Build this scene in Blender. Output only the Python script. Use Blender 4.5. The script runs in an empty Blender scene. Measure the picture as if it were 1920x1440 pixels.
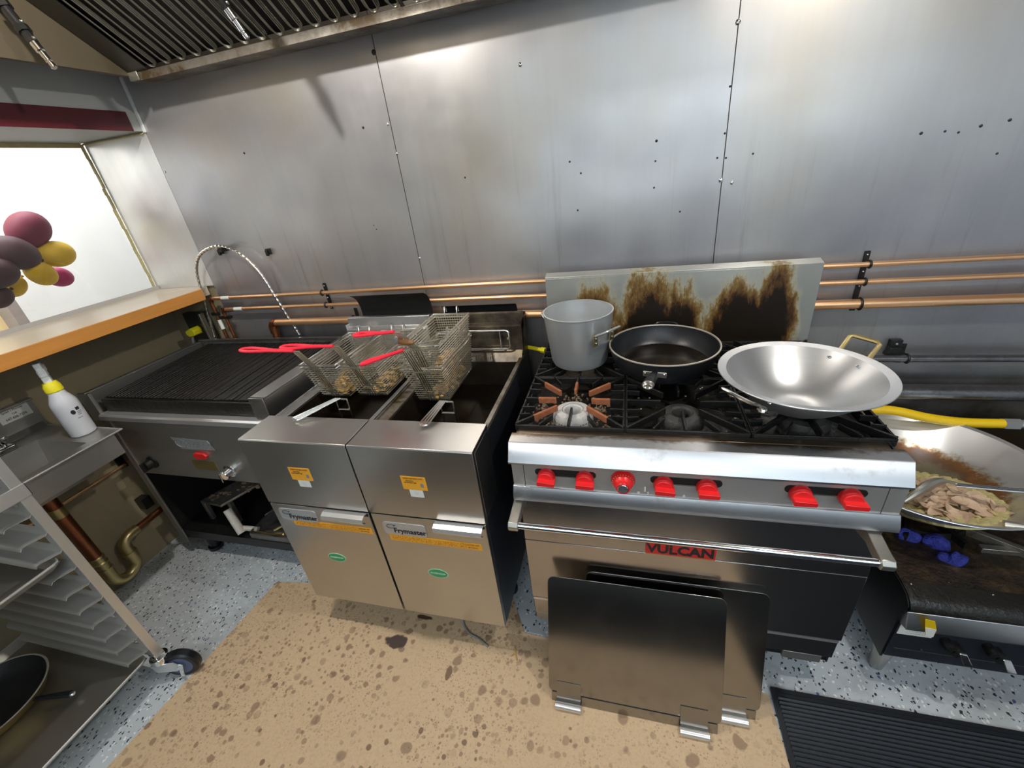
import bpy, math, random
from mathutils import Vector, Matrix
random.seed(11)
SC = bpy.context.scene
COL = SC.collection
PI = math.pi
# ------------------------------------------------------------------ camera
cd = bpy.data.cameras.new('camera'); cam = bpy.data.objects.new('camera', cd); COL.objects.link(cam)
cd.sensor_width = 36.0; cd.lens = 36.0 * 787.08 / 1920; cd.clip_start = .01; cd.clip_end = 60
cam.matrix_world = Matrix(((.96552724, -.01217775, .26001702, 0.0), (.23450094, .47428576, -.84856487, -1.66),
                           (-.11298876, .88028673, .46079151, 1.59), (0, 0, 0, 1)))
SC.camera = cam
# ------------------------------------------------------------------ world and exposure
w = bpy.data.worlds.new('world'); SC.world = w; w.use_nodes = True
w.node_tree.nodes['Background'].inputs[0].default_value = (.75, .85, 1, 1)
w.node_tree.nodes['Background'].inputs[1].default_value = .15
vs = SC.view_settings; vs.view_transform = 'Standard'; vs.look = 'None'; vs.gamma = 1; vs.use_curve_mapping = False
vs.exposure = 0.12
# ------------------------------------------------------------------ lamps of the rooms and added dining fill
def area(name, loc, size, power, col=(1, 1, 1), rot=(0, 0, 0), shape='RECTANGLE', spread=180):
    l = bpy.data.lights.new(name, 'AREA'); l.shape = shape; l.size, l.size_y = size; l.energy = power; l.color = col
    l.spread = math.radians(spread)
    o = bpy.data.objects.new(name, l); o.location = loc; o.rotation_euler = rot; COL.objects.link(o); return o
area('ceiling_lamp', (-.6, -2.9, 2.70), (1.2, .3), 15, (.90, .96, 1))
area('ceiling_lamp', (1.6, -2.9, 2.70), (1.2, .3), 15, (.90, .96, 1))
area('ceiling_lamp', (.5, -4.2, 2.70), (1.2, .6), 26, (.90, .96, 1))
area('dining_fill', (-2.75, -.6, 2.7), (.5, 2.2), 70, (1, 1, 1))  # unseen fills added to turn the dining room white behind the glass
area('dining_fill', (-4.2, -1.0, 2.7), (.8, 2.2), 30, (1, .97, .92))
def bulb(x, y, z, power, r=.03, col=(1, .95, .88)):
    l = bpy.data.lights.new('hood_lamp', 'POINT'); l.energy = power; l.shadow_soft_size = r; l.color = col
    o = bpy.data.objects.new('hood_lamp', l); o.location = (x, y, z); COL.objects.link(o)
bulb(-1.15, -.95, 2.50, 50)
bulb(.80, -.95, 2.50, 42, col=(1, .97, .93))

# ------------------------------------------------------------------ materials
MATS = {}
def nodes(name):
    m = bpy.data.materials.new(name); m.use_nodes = True; nt = m.node_tree
    return m, nt, nt.nodes['Principled BSDF']
def N(nt, t, **kw):
    n = nt.nodes.new(t)
    for k, v in kw.items():
        if k in n.inputs: n.inputs[k].default_value = v
        else: setattr(n, k, v)
    return n
def coords(nt, scale=(1, 1, 1)):
    tc = nt.nodes.new('ShaderNodeTexCoord'); mp = nt.nodes.new('ShaderNodeMapping'); mp.inputs['Scale'].default_value = scale
    nt.links.new(tc.outputs['Object'], mp.inputs['Vector']); return mp.outputs['Vector']
def noise(nt, vec, scale, detail=4, rough=.6):
    n = N(nt, 'ShaderNodeTexNoise', Scale=scale, Detail=detail, Roughness=rough); nt.links.new(vec, n.inputs['Vector']); return n.outputs['Fac']
def ramp(nt, fac, stops, interp='LINEAR'):
    r = nt.nodes.new('ShaderNodeValToRGB'); e = r.color_ramp.elements; r.color_ramp.interpolation = interp
    while len(e) < len(stops): e.new(.5)
    for i, (p, c) in enumerate(stops):
        e[i].position = min(p, 1); e[i].color = (c, c, c, 1) if not hasattr(c, '__len__') else (*c, 1)
    nt.links.new(fac, r.inputs['Fac']); return r.outputs['Color']
def mixc(nt, fac, a, b, mode='MIX'):
    x = nt.nodes.new('ShaderNodeMix'); x.data_type = 'RGBA'; x.blend_type = mode
    for s, v in ((0, fac), (6, a), (7, b)):
        if isinstance(v, (int, float)): x.inputs[s].default_value = v
        elif isinstance(v, tuple): x.inputs[s].default_value = (*v, 1)
        else: nt.links.new(v, x.inputs[s])
    return x.outputs[2]
def bump(nt, p, h, strength, dist=.01):
    b = N(nt, 'ShaderNodeBump', Strength=strength, Distance=dist); nt.links.new(h, b.inputs['Height']); nt.links.new(b.outputs[0], p.inputs['Normal']); return b
def plain(name, col, rough=.5, metal=0, var=.12, vs_=9, bmp=0, bs=60, coat=0, emit=0, spec=.5, sc=(1, 1, 1)):
    m, nt, p = nodes(name); v = coords(nt, sc); n = noise(nt, v, vs_)
    c = mixc(nt, n, tuple(x * (1 - var) for x in col), tuple(min(1, x * (1 + var)) for x in col))
    nt.links.new(c, p.inputs['Base Color']); p.inputs['Roughness'].default_value = rough; p.inputs['Metallic'].default_value = metal
    p.inputs['Coat Weight'].default_value = coat; p.inputs['Specular IOR Level'].default_value = spec
    if bmp: bump(nt, p, noise(nt, v, bs), bmp)
    if emit: p.inputs['Emission Color'].default_value = (*col, 1); p.inputs['Emission Strength'].default_value = emit
    MATS[name] = m; return m
def steel(name, col=(.62, .61, .59), r0=.22, r1=.42, brush=(2, 2, 55), wav=0, wavs=1.6, dirt=0, dirtcol=(.16, .11, .05), bmp=.03, var=.12, ds=5, met=1):
    m, nt, p = nodes(name); v0 = coords(nt); vb = coords(nt, brush); p.inputs['Metallic'].default_value = met
    if r0 < .285 and r1 > .262: r0, r1 = .285, max(r1, .34)
    big = noise(nt, v0, 2.3, 5); br = noise(nt, vb, 3.0, 3)
    c = mixc(nt, big, tuple(x * (1 - var) for x in col), tuple(min(1, x * (1 + var)) for x in col))
    c = mixc(nt, mixc(nt, .5, br, br), c, mixc(nt, .12, c, (.2, .2, .2)))
    rr = nt.nodes.new('ShaderNodeMapRange'); rr.inputs['From Min'].default_value = .3; rr.inputs['From Max'].default_value = .7
    rr.inputs['To Min'].default_value = r0; rr.inputs['To Max'].default_value = r1; nt.links.new(noise(nt, v0, 3.1, 6, .65), rr.inputs['Value'])
    rough = rr.outputs[0]
    if dirt:
        dm = ramp(nt, noise(nt, v0, ds, 8, .7), [(.5 - dirt * .18, 0), (.78 - dirt * .18, 1)])
        c = mixc(nt, dm, c, dirtcol)
        inv = nt.nodes.new('ShaderNodeMath'); inv.operation = 'MULTIPLY_ADD'; inv.inputs[1].default_value = -.85; inv.inputs[2].default_value = 1
        nt.links.new(dm, inv.inputs[0]); nt.links.new(inv.outputs[0], p.inputs['Metallic'])
    nt.links.new(c, p.inputs['Base Color']); nt.links.new(rough, p.inputs['Roughness'])
    b = bump(nt, p, br, bmp, .002)
    if wav:
        b2 = N(nt, 'ShaderNodeBump', Strength=wav, Distance=.05); nt.links.new(noise(nt, v0, wavs, 1.5, .4), b2.inputs['Height']); nt.links.new(b2.outputs[0], b.inputs['Normal'])
    MATS[name] = m; return m
steel('steel_wall', (.57, .565, .57), .29, .42, (16, 16, .7), wav=.55, wavs=1.7, bmp=.012, var=.10, met=.72)
steel('steel', (.60, .59, .57), .20, .34, (2, 2, 55), bmp=.01)
steel('steel_bright', (.78, .78, .78), .22, .34, (2, 40, 2), bmp=.01, met=.8)
steel('steel_ledge', (.62, .62, .63), .25, .38, (2, 2, 55), bmp=.01, dirt=-.25, ds=7, dirtcol=(.22, .15, .06), met=.85)
steel('steel_door', (.45, .44, .44), .14, .24, (2, 2, 55), bmp=.012)
steel('steel_plate', (.34, .33, .31), .12, .22, (2, 2, 55), bmp=.012)
steel('steel_dark', (.30, .29, .27), .3, .5, (2, 2, 120), dirt=.6, dirtcol=(.05, .04, .03))
steel('steel_grimy', (.42, .40, .36), .3, .5, (2, 2, 120), dirt=1.0, dirtcol=(.07, .045, .02), ds=7)
steel('steel_hood', (.115, .092, .055), .42, .55, (3, 3, 3), var=.2, met=.35)
steel('filter_frame_metal', (.12, .12, .11), .3, .45, (3, 3, 3), met=.9)
steel('steel_jamb_lit', (.80, .80, .79), .29, .38, (16, 16, .7), wav=.4, wavs=3, bmp=.01, met=.55)  # paler copy of the wall steel; reflected room brightness put into the colour
steel('steel_switch', (.50, .48, .45), .29, .38, (2, 2, 55), bmp=.01, met=.55)
steel('steel_filter', (.40, .40, .35), .22, .4, (4, 4, 4), dirt=.5, dirtcol=(.05, .045, .03))
steel('steel_sink', (.46, .45, .42), .29, .38, (2, 2, 50), bmp=.01, var=.2, met=.8)
steel('steel_burnt', (.20, .16, .10), .3, .5, (2, 2, 40), dirt=1.3, dirtcol=(.02, .012, .006), ds=6)
steel('aluminium', (.66, .67, .68), .24, .36, (2, 2, 50), bmp=.02, var=.06, met=.85)
steel('aluminium_worn', (.66, .68, .69), .32, .46, (3, 3, 30), bmp=.03, var=.12, met=.7)
steel('rack_metal', (.74, .74, .72), .24, .38, (2, 40, 2), bmp=.01, met=.8)
steel('pan_metal', (.50, .48, .43), .29, .38, (3, 3, 3), var=.2, met=.9)
plain('chrome', (.85, .85, .87), .08, 1, .03)
plain('wire', (.62, .58, .48), .3, 1, .25, 30)
plain('wire_bright', (.82, .80, .76), .22, 1, .1, 30)
plain('copper', (.95, .55, .30), .30, .85, .10, 12)
plain('copper_old', (.30, .11, .05), .35, .9, .4, 16)
plain('brass', (.52, .42, .20), .32, .9, .25, 16)
plain('white_wall', (.82, .83, .82), .6, 0, .03)
plain('olive_wall', (.30, .245, .15), .65, 0, .12, 22, .1, 90)
plain('header_wall', (.40, .41, .40), .55, 0, .05, 30)
plain('soffit', (.55, .54, .5), .5, 0, .1)
plain('room_wall', (.62, .64, .66), .7, 0, .05)
plain('ceiling', (.72, .73, .73), .8, 0, .05)
plain('red_tape', (.075, .003, .008), .5, 0, .25, 14)
plain('wood_counter', (.56, .24, .05), .42, 0, .25, 11, sc=(1, .25, 3))
plain('counter_top', (.62, .54, .42), .3, 0, .1, 12)
plain('caulk', (.42, .36, .17), .6, 0, .3, 30)
plain('frame_grey', (.42, .40, .38), .5, 0, .1)
plain('cream', (.85, .66, .36), .6, 0, .05)
plain('post_grey', (.30, .26, .24), .6, 0, .05)
plain('red_plastic', (.80, .018, .02), .34, 0, .1, 20, coat=.2)
plain('red_handle', (.85, .02, .05), .4, 0, .08, 20)
plain('black_iron', (.010, .0095, .009), .40, .1, .5, 25, .25, 90)
plain('black_grease', (.014, .012, .010), .28, 0, .6, 14, .3, 50)
plain('black_metal', (.02, .02, .02), .3, .4, .4, 12)
plain('soot_and_shade', (.006, .006, .005), .6, 0, .5, 10)  # near-black for sooty parts and for shade painted into gaps and cavities
plain('pipe_iron', (.20, .20, .21), .26, .85, .5, 30, .15, 80)
plain('blued_metal', (.05, .055, .07), .3, .6, .3, 14)
plain('dark_tank', (.035, .025, .018), .3, .5, .6, 9)
plain('oil', (.008, .005, .003), .16, 0, .2, 5)
plain('rust_iron', (.36, .12, .05), .7, .1, .5, 40, .3, 120)
plain('burner_white', (.55, .54, .52), .6, .1, .25, 50, .3, 150)
plain('burner_dark', (.06, .058, .055), .55, .3, .4, 40, .2, 120)
plain('ash', (.20, .14, .09), .8, 0, .5, 60, .5, 150)
plain('black_rubber', (.012, .014, .018), .38, 0, .25, 18)
plain('tyre', (.008, .009, .012), .35)
plain('wheel_blue', (.10, .13, .24), .35)
plain('yellow', (.86, .56, .01), .35)
plain('yellow_bright', (.95, .80, .02), .4)
plain('orange_label', (.92, .42, .03), .5, 0, .05)
plain('paper', (.80, .80, .74), .6, 0, .04)
plain('badge', (.56, .57, .58), .35, .6, .05)
plain('ink', (.015, .015, .02), .5)
plain('ink_brown', (.30, .11, .01), .5)
plain('ink_grey', (.25, .26, .26), .5)
plain('green_label', (.03, .34, .13), .45)
plain('pale_green', (.45, .75, .52), .45)
plain('bottle_plastic', (.62, .64, .68), .35, 0, .04, spec=.5)
plain('white_plastic', (.80, .82, .80), .35)
plain('wood_handle', (.26, .12, .04), .5, 0, .3, 30)
plain('enamel_red', (.62, .02, .02), .35)
plain('panel_glow', (.72, .88, 1.0), .5, 0, 0, emit=3.2)  # emission of the added rear panels
plain('glass_bulb', (.9, .9, .85), .1, 0, 0, emit=3)
plain('balloon_red', (.13, .012, .03), .6, 0, .05, spec=.25)
plain('balloon_dark', (.045, .018, .022), .6, 0, .05, spec=.25)
plain('balloon_gold', (.50, .33, .02), .6, 0, .05, spec=.25)
plain('balloon_pink', (.28, .006, .08), .6, 0, .05)
plain('meat', (.66, .47, .32), .42, 0, .30, 50, .35, 120, coat=.12)
plain('onion', (.66, .57, .26), .35, 0, .25, 60, .5, 120, coat=.3)
plain('fried', (.58, .36, .12), .55, 0, .4, 60, .7, 120)
plain('blue_rag', (.035, .045, .34), .6, 0, .9, 110, .8, 160)
plain('crumb', (.80, .70, .45), .7)
plain('pvc', (.55, .52, .46), .5, 0, .2, 30)
plain('nonstick', (.020, .021, .024), .33, .2, .2, 30, .08, 200)
plain('pan_rim', (.55, .50, .42), .35, .4)
plain('enamel_dark', (.02, .02, .02), .25)

def m_glass():
    m, nt, p = nodes('glass'); nt.nodes.remove(p)
    t = nt.nodes.new('ShaderNodeBsdfTransparent'); g = N(nt, 'ShaderNodeBsdfGlossy', Roughness=.02); mx = nt.nodes.new('ShaderNodeMixShader')
    fr = N(nt, 'ShaderNodeFresnel', IOR=1.45); nt.links.new(fr.outputs[0], mx.inputs[0]); nt.links.new(t.outputs[0], mx.inputs[1]); nt.links.new(g.outputs[0], mx.inputs[2])
    nt.links.new(mx.outputs[0], nt.nodes['Material Output'].inputs[0]); MATS['glass'] = m
m_glass()
def m_floor():
    m, nt, p = nodes('speckled_floor'); v = coords(nt)
    base = mixc(nt, noise(nt, v, 3), (.50, .55, .58), (.58, .62, .65))
    def flecks(scale, dcut, frac, offs):
        vo = N(nt, 'ShaderNodeTexVoronoi', Scale=scale); mp = nt.nodes.new('ShaderNodeMapping'); mp.inputs['Location'].default_value = offs
        mp.inputs['Rotation'].default_value = (0, 0, offs[0]); mp.inputs['Scale'].default_value = (1, .75, 1)
        nt.links.new(v, mp.inputs['Vector'])
        nz = N(nt, 'ShaderNodeTexNoise', Scale=scale * 1.6); nt.links.new(v, nz.inputs['Vector'])
        ad = nt.nodes.new('ShaderNodeVectorMath'); ad.operation = 'MULTIPLY_ADD'; ad.inputs[1].default_value = (.012, .012, .0)
        nt.links.new(nz.outputs['Color'], ad.inputs[0]); nt.links.new(mp.outputs[0], ad.inputs[2]); nt.links.new(ad.outputs[0], vo.inputs['Vector'])
        a = nt.nodes.new('ShaderNodeMath'); a.operation = 'LESS_THAN'; a.inputs[1].default_value = dcut; nt.links.new(vo.outputs['Distance'], a.inputs[0])
        sp = nt.nodes.new('ShaderNodeSeparateColor'); nt.links.new(vo.outputs['Color'], sp.inputs[0])
        b = nt.nodes.new('ShaderNodeMath'); b.operation = 'LESS_THAN'; b.inputs[1].default_value = frac; nt.links.new(sp.outputs[0], b.inputs[0])
        c = nt.nodes.new('ShaderNodeMath'); c.operation = 'MULTIPLY'; nt.links.new(a.outputs[0], c.inputs[0]); nt.links.new(b.outputs[0], c.inputs[1]); return c.outputs[0]
    c = mixc(nt, flecks(85, .30, .45, (3, 1, 0)), base, (.85, .87, .88))
    c = mixc(nt, flecks(72, .26, .36, (7, 2, 0)), c, (.015, .018, .03))
    c = mixc(nt, flecks(115, .28, .32, (11, 5, 0)), c, (.03, .035, .05))
    c = mixc(nt, flecks(48, .2, .07, (19, 5, 0)), c, (.10, .13, .35))
    dm = ramp(nt, noise(nt, v, 2.6, 8, .7), [(.50, 0), (.72, .55)])
    c = mixc(nt, dm, c, (.14, .12, .09))
    nt.links.new(c, p.inputs['Base Color']); p.inputs['Roughness'].default_value = .35; MATS['floor'] = m
m_floor()
def m_card():
    m, nt, p = nodes('cardboard'); v = coords(nt)
    c = mixc(nt, noise(nt, v, 2.2, 5), (.60, .43, .26), (.68, .50, .315))
    c = mixc(nt, ramp(nt, noise(nt, v, 130, 3), [(.45, 0), (.75, .35)]), c, (.40, .25, .13))
    def spots(scale, frac, rmax, col, amt, offs, patch=None):
        nonlocal c
        vo = N(nt, 'ShaderNodeTexVoronoi', Scale=scale); mp = nt.nodes.new('ShaderNodeMapping'); mp.inputs['Location'].default_value = offs
        nt.links.new(v, mp.inputs['Vector'])
        nz = N(nt, 'ShaderNodeTexNoise', Scale=scale * 1.3, Detail=3); nt.links.new(v, nz.inputs['Vector'])
        ad = nt.nodes.new('ShaderNodeVectorMath'); ad.operation = 'MULTIPLY_ADD'; k = .35 / scale; ad.inputs[1].default_value = (k, k, 0)
        nt.links.new(nz.outputs['Color'], ad.inputs[0]); nt.links.new(mp.outputs[0], ad.inputs[2]); nt.links.new(ad.outputs[0], vo.inputs['Vector'])
        sp = nt.nodes.new('ShaderNodeSeparateColor'); nt.links.new(vo.outputs['Color'], sp.inputs[0])
        rad = nt.nodes.new('ShaderNodeMath'); rad.operation = 'MULTIPLY'; rad.inputs[1].default_value = rmax; nt.links.new(sp.outputs[1], rad.inputs[0])
        df = nt.nodes.new('ShaderNodeMath'); df.operation = 'SUBTRACT'; nt.links.new(rad.outputs[0], df.inputs[0]); nt.links.new(vo.outputs['Distance'], df.inputs[1])
        sm = nt.nodes.new('ShaderNodeMapRange'); sm.inputs['From Min'].default_value = 0; sm.inputs['From Max'].default_value = .07; nt.links.new(df.outputs[0], sm.inputs['Value'])
        b = nt.nodes.new('ShaderNodeMath'); b.operation = 'LESS_THAN'; b.inputs[1].default_value = frac; nt.links.new(sp.outputs[0], b.inputs[0])
        mu = nt.nodes.new('ShaderNodeMath'); mu.operation = 'MULTIPLY'; nt.links.new(sm.outputs[0], mu.inputs[0]); nt.links.new(b.outputs[0], mu.inputs[1])
        m3 = nt.nodes.new('ShaderNodeMath'); m3.operation = 'MULTIPLY'; m3.inputs[1].default_value = amt
        nt.links.new(mu.outputs[0], m3.inputs[0]); f = m3.outputs[0]
        if patch:
            pm = ramp(nt, noise(nt, mp.outputs[0], patch, 2), [(.42, .1), (.58, 1)])
            m4 = nt.nodes.new('ShaderNodeMath'); m4.operation = 'MULTIPLY'; nt.links.new(f, m4.inputs[0]); nt.links.new(pm, m4.inputs[1]); f = m4.outputs[0]
        c = mixc(nt, f, c, col)
    spots(150, .7, .55, (.27, .15, .09), .6, (1, 2, 0), 3)
    spots(60, .75, .5, (.26, .15, .09), .7, (4, 2, 0), 2.4)
    spots(30, .8, .48, (.24, .14, .085), .72, (9, 3, 0), 2.6)
    spots(40, .35, .45, (.14, .075, .045), .8, (5, 8, 0), 2)
    spots(15, .55, .36, (.24, .145, .09), .7, (2.2, 7, 0))
    # one long grease stain beside the fryers and one small one
    for (cx, cy, rx, ry, col) in ((-.845, -.855, .055, .032, (.05, .028, .03)), (-.78, -.742, .045, .010, (.06, .03, .015)), (-.60, -.925, .012, .03, (.20, .12, .07))):
        mp = nt.nodes.new('ShaderNodeMapping'); mp.vector_type = 'POINT'; mp.inputs['Location'].default_value = (-cx / rx, -cy / ry, 0); mp.inputs['Scale'].default_value = (1 / rx, 1 / ry, 0)
        nt.links.new(v, mp.inputs['Vector']); ln = nt.nodes.new('ShaderNodeVectorMath'); ln.operation = 'LENGTH'
        nz = N(nt, 'ShaderNodeTexNoise', Scale=22, Detail=3); nt.links.new(v, nz.inputs['Vector'])
        ad = nt.nodes.new('ShaderNodeVectorMath'); ad.operation = 'MULTIPLY_ADD'; ad.inputs[1].default_value = (1.2, 1.2, 0); nt.links.new(nz.outputs['Color'], ad.inputs[0]); nt.links.new(mp.outputs[0], ad.inputs[2])
        sb = nt.nodes.new('ShaderNodeVectorMath'); sb.operation = 'SUBTRACT'; sb.inputs[1].default_value = (.6, .6, 0); nt.links.new(ad.outputs[0], sb.inputs[0])
        nt.links.new(sb.outputs[0], ln.inputs[0]); f = ramp(nt, ln.outputs['Value'], [(.80, .95), (.97, 0)]); c = mixc(nt, f, c, col)
    nt.links.new(c, p.inputs['Base Color']); p.inputs['Roughness'].default_value = .62; MATS['cardboard'] = m
m_card()
def wall_grime():
    m = MATS['steel_wall']; nt = m.node_tree; p = nt.nodes['Principled BSDF']; src = p.inputs['Base Color'].links[0].from_socket
    v = coords(nt); sp = nt.nodes.new('ShaderNodeSeparateXYZ'); nt.links.new(v, sp.inputs[0])
    st = noise(nt, coords(nt, (22, 1, 1.1)), 1.0, 6, .7)
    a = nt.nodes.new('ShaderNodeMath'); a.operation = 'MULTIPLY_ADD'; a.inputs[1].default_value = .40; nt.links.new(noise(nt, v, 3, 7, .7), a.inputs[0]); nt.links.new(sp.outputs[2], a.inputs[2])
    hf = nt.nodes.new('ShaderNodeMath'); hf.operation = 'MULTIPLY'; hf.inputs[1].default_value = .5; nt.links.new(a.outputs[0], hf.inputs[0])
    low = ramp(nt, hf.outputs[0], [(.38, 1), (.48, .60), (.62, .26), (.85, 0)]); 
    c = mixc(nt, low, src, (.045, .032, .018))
    drip = ramp(nt, st, [(.56, 0), (.72, .38)]); band = ramp(nt, sp.outputs[2], [(.9, 0), (1.0, 0)])
    zz = nt.nodes.new('ShaderNodeMapRange'); zz.inputs['From Min'].default_value = 1.7; zz.inputs['From Max'].default_value = 1.25; nt.links.new(sp.outputs[2], zz.inputs['Value'])
    mu = nt.nodes.new('ShaderNodeMath'); mu.operation = 'MULTIPLY'; nt.links.new(drip, mu.inputs[0]); nt.links.new(zz.outputs[0], mu.inputs[1])
    c = mixc(nt, mu.outputs[0], c, (.16, .14, .12))
    pat = ramp(nt, noise(nt, v, 1.3, 3, .5), [(.35, (.80, .80, .86)), (.5, (1, 1, 1)), (.66, (1.0, .93, .82))])
    c = mixc(nt, 1.0, c, pat, 'MULTIPLY')
    nt.links.new(c, p.inputs['Base Color'])
wall_grime()
def ledge_stain():
    m = MATS['steel_ledge'].copy(); m.name = 'steel_ledge_stained'; MATS['steel_ledge_stained'] = m; nt = m.node_tree; p = nt.nodes['Principled BSDF']
    src = p.inputs['Base Color'].links[0].from_socket; v = coords(nt); sp = nt.nodes.new('ShaderNodeSeparateXYZ'); nt.links.new(v, sp.inputs[0])
    a = nt.nodes.new('ShaderNodeMapRange'); a.inputs['From Min'].default_value = -.768; a.inputs['From Max'].default_value = -.715; nt.links.new(sp.outputs[1], a.inputs['Value'])
    b = nt.nodes.new('ShaderNodeMath'); b.operation = 'MULTIPLY_ADD'; b.inputs[1].default_value = .62; nt.links.new(noise(nt, coords(nt, (1, 1.6, 1)), 11, 8, .7), b.inputs[2]); nt.links.new(a.outputs[0], b.inputs[0])
    f = ramp(nt, b.outputs[0], [(.80, 0), (.98, .85)]); nt.links.new(mixc(nt, f, src, (.13, .075, .022)), p.inputs['Base Color'])
ledge_stain()
def m_burnt():
    # backguard: steel with three burnt-on grease plumes (object origin = range origin 0,0,0)
    m, nt, p = nodes('burnt_steel'); v = coords(nt)
    acc = None
    nz = N(nt, 'ShaderNodeTexNoise', Scale=22, Detail=10, Roughness=.78); nt.links.new(coords(nt, (1, 1, .38)), nz.inputs['Vector'])
    for (cx, cz, rx, rz, k) in ((-.115, 1.00, .095, .175, .62), (.08, .95, .12, .26, .80), (.19, .93, .10, .22, .78), (.39, .94, .13, .22, .95), (.495, .97, .085, .25, .90), (.02, .93, .1, .16, .6)):
        mp = nt.nodes.new('ShaderNodeMapping'); mp.inputs['Location'].default_value = (-cx / rx, 0, -cz / rz); mp.inputs['Scale'].default_value = (1 / rx, 0, 1 / rz)
        nt.links.new(v, mp.inputs['Vector']); ln = nt.nodes.new('ShaderNodeVectorMath'); ln.operation = 'LENGTH'; nt.links.new(mp.outputs[0], ln.inputs[0])
        q = nt.nodes.new('ShaderNodeMath'); q.operation = 'MULTIPLY_ADD'; q.inputs[1].default_value = -k; q.inputs[2].default_value = k; nt.links.new(ln.outputs['Value'], q.inputs[0])
        if acc is None: acc = q.outputs[0]
        else:
            mx = nt.nodes.new('ShaderNodeMath'); mx.operation = 'MAXIMUM'; nt.links.new(acc, mx.inputs[0]); nt.links.new(q.outputs[0], mx.inputs[1]); acc = mx.outputs[0]
    a1 = nt.nodes.new('ShaderNodeMath'); a1.operation = 'MULTIPLY_ADD'; a1.inputs[1].default_value = 1.25; nt.links.new(nz.outputs['Fac'], a1.inputs[0]); nt.links.new(acc, a1.inputs[2])
    st = mixc(nt, noise(nt, v, 3), (.44, .45, .42), (.54, .54, .50))
    f = a1.outputs[0]
    col = ramp(nt, f, [(.42, (.50, .50, .45)), (.62, (.38, .35, .22)), (.76, (.19, .115, .035)), (.90, (.07, .03, .008)), (1.0, (.010, .006, .003))])
    cov = ramp(nt, f, [(.48, 0), (.72, 1)])
    nt.links.new(mixc(nt, cov, st, col), p.inputs['Base Color'])
    mt = ramp(nt, f, [(.5, .7), (.74, 0)]); nt.links.new(mt, p.inputs['Metallic']); p.inputs['Roughness'].default_value = .36
    MATS['burnt_steel'] = m
m_burnt()
def m_wok():
    # big wok: aluminium with a browned ring low in the bowl (object origin = wok centre on its base)
    m, nt, p = nodes('wok_browned'); v = coords(nt); sp = nt.nodes.new('ShaderNodeSeparateXYZ'); nt.links.new(v, sp.inputs[0])
    nz = noise(nt, v, 14, 8, .7)
    a = nt.nodes.new('ShaderNodeMath'); a.operation = 'MULTIPLY_ADD'; a.inputs[1].default_value = .09; nt.links.new(nz, a.inputs[0]); nt.links.new(sp.outputs[2], a.inputs[2])
    ring = ramp(nt, a.outputs[0], [(0, (.10, .09, .05)), (.085, (.13, .11, .06)), (.100, (.10, .045, .02)), (.116, (.20, .08, .02)), (.124, (.45, .40, .30)), (.134, (.74, .75, .76))])
    mt = ramp(nt, a.outputs[0], [(.108, 0), (.128, .9)])
    nt.links.new(ring, p.inputs['Base Color']); nt.links.new(mt, p.inputs['Metallic']); p.inputs['Roughness'].default_value = .32
    MATS['wok_browned'] = m
m_wok()
def m_stocktop():
    m, nt, p = nodes('burnt_top'); v = coords(nt)
    c = ramp(nt, noise(nt, v, 16, 9, .75), [(.35, (.006, .005, .004)), (.55, (.035, .022, .012)), (.72, (.13, .08, .035)), (.85, (.30, .22, .12))])
    nt.links.new(c, p.inputs['Base Color']); p.inputs['Roughness'].default_value = .3; bump(nt, p, noise(nt, v, 60, 6), .5); MATS['burnt_top'] = m
m_stocktop()
def m_orange_print():
    m, nt, p = nodes('orange_print'); v = coords(nt)
    c = mixc(nt, ramp(nt, noise(nt, v, 260, 2), [(.48, 0), (.55, .75)]), (.92, .42, .03), (.50, .17, .01))
    nt.links.new(c, p.inputs['Base Color']); MATS['orange_print'] = m
m_orange_print()

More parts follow.
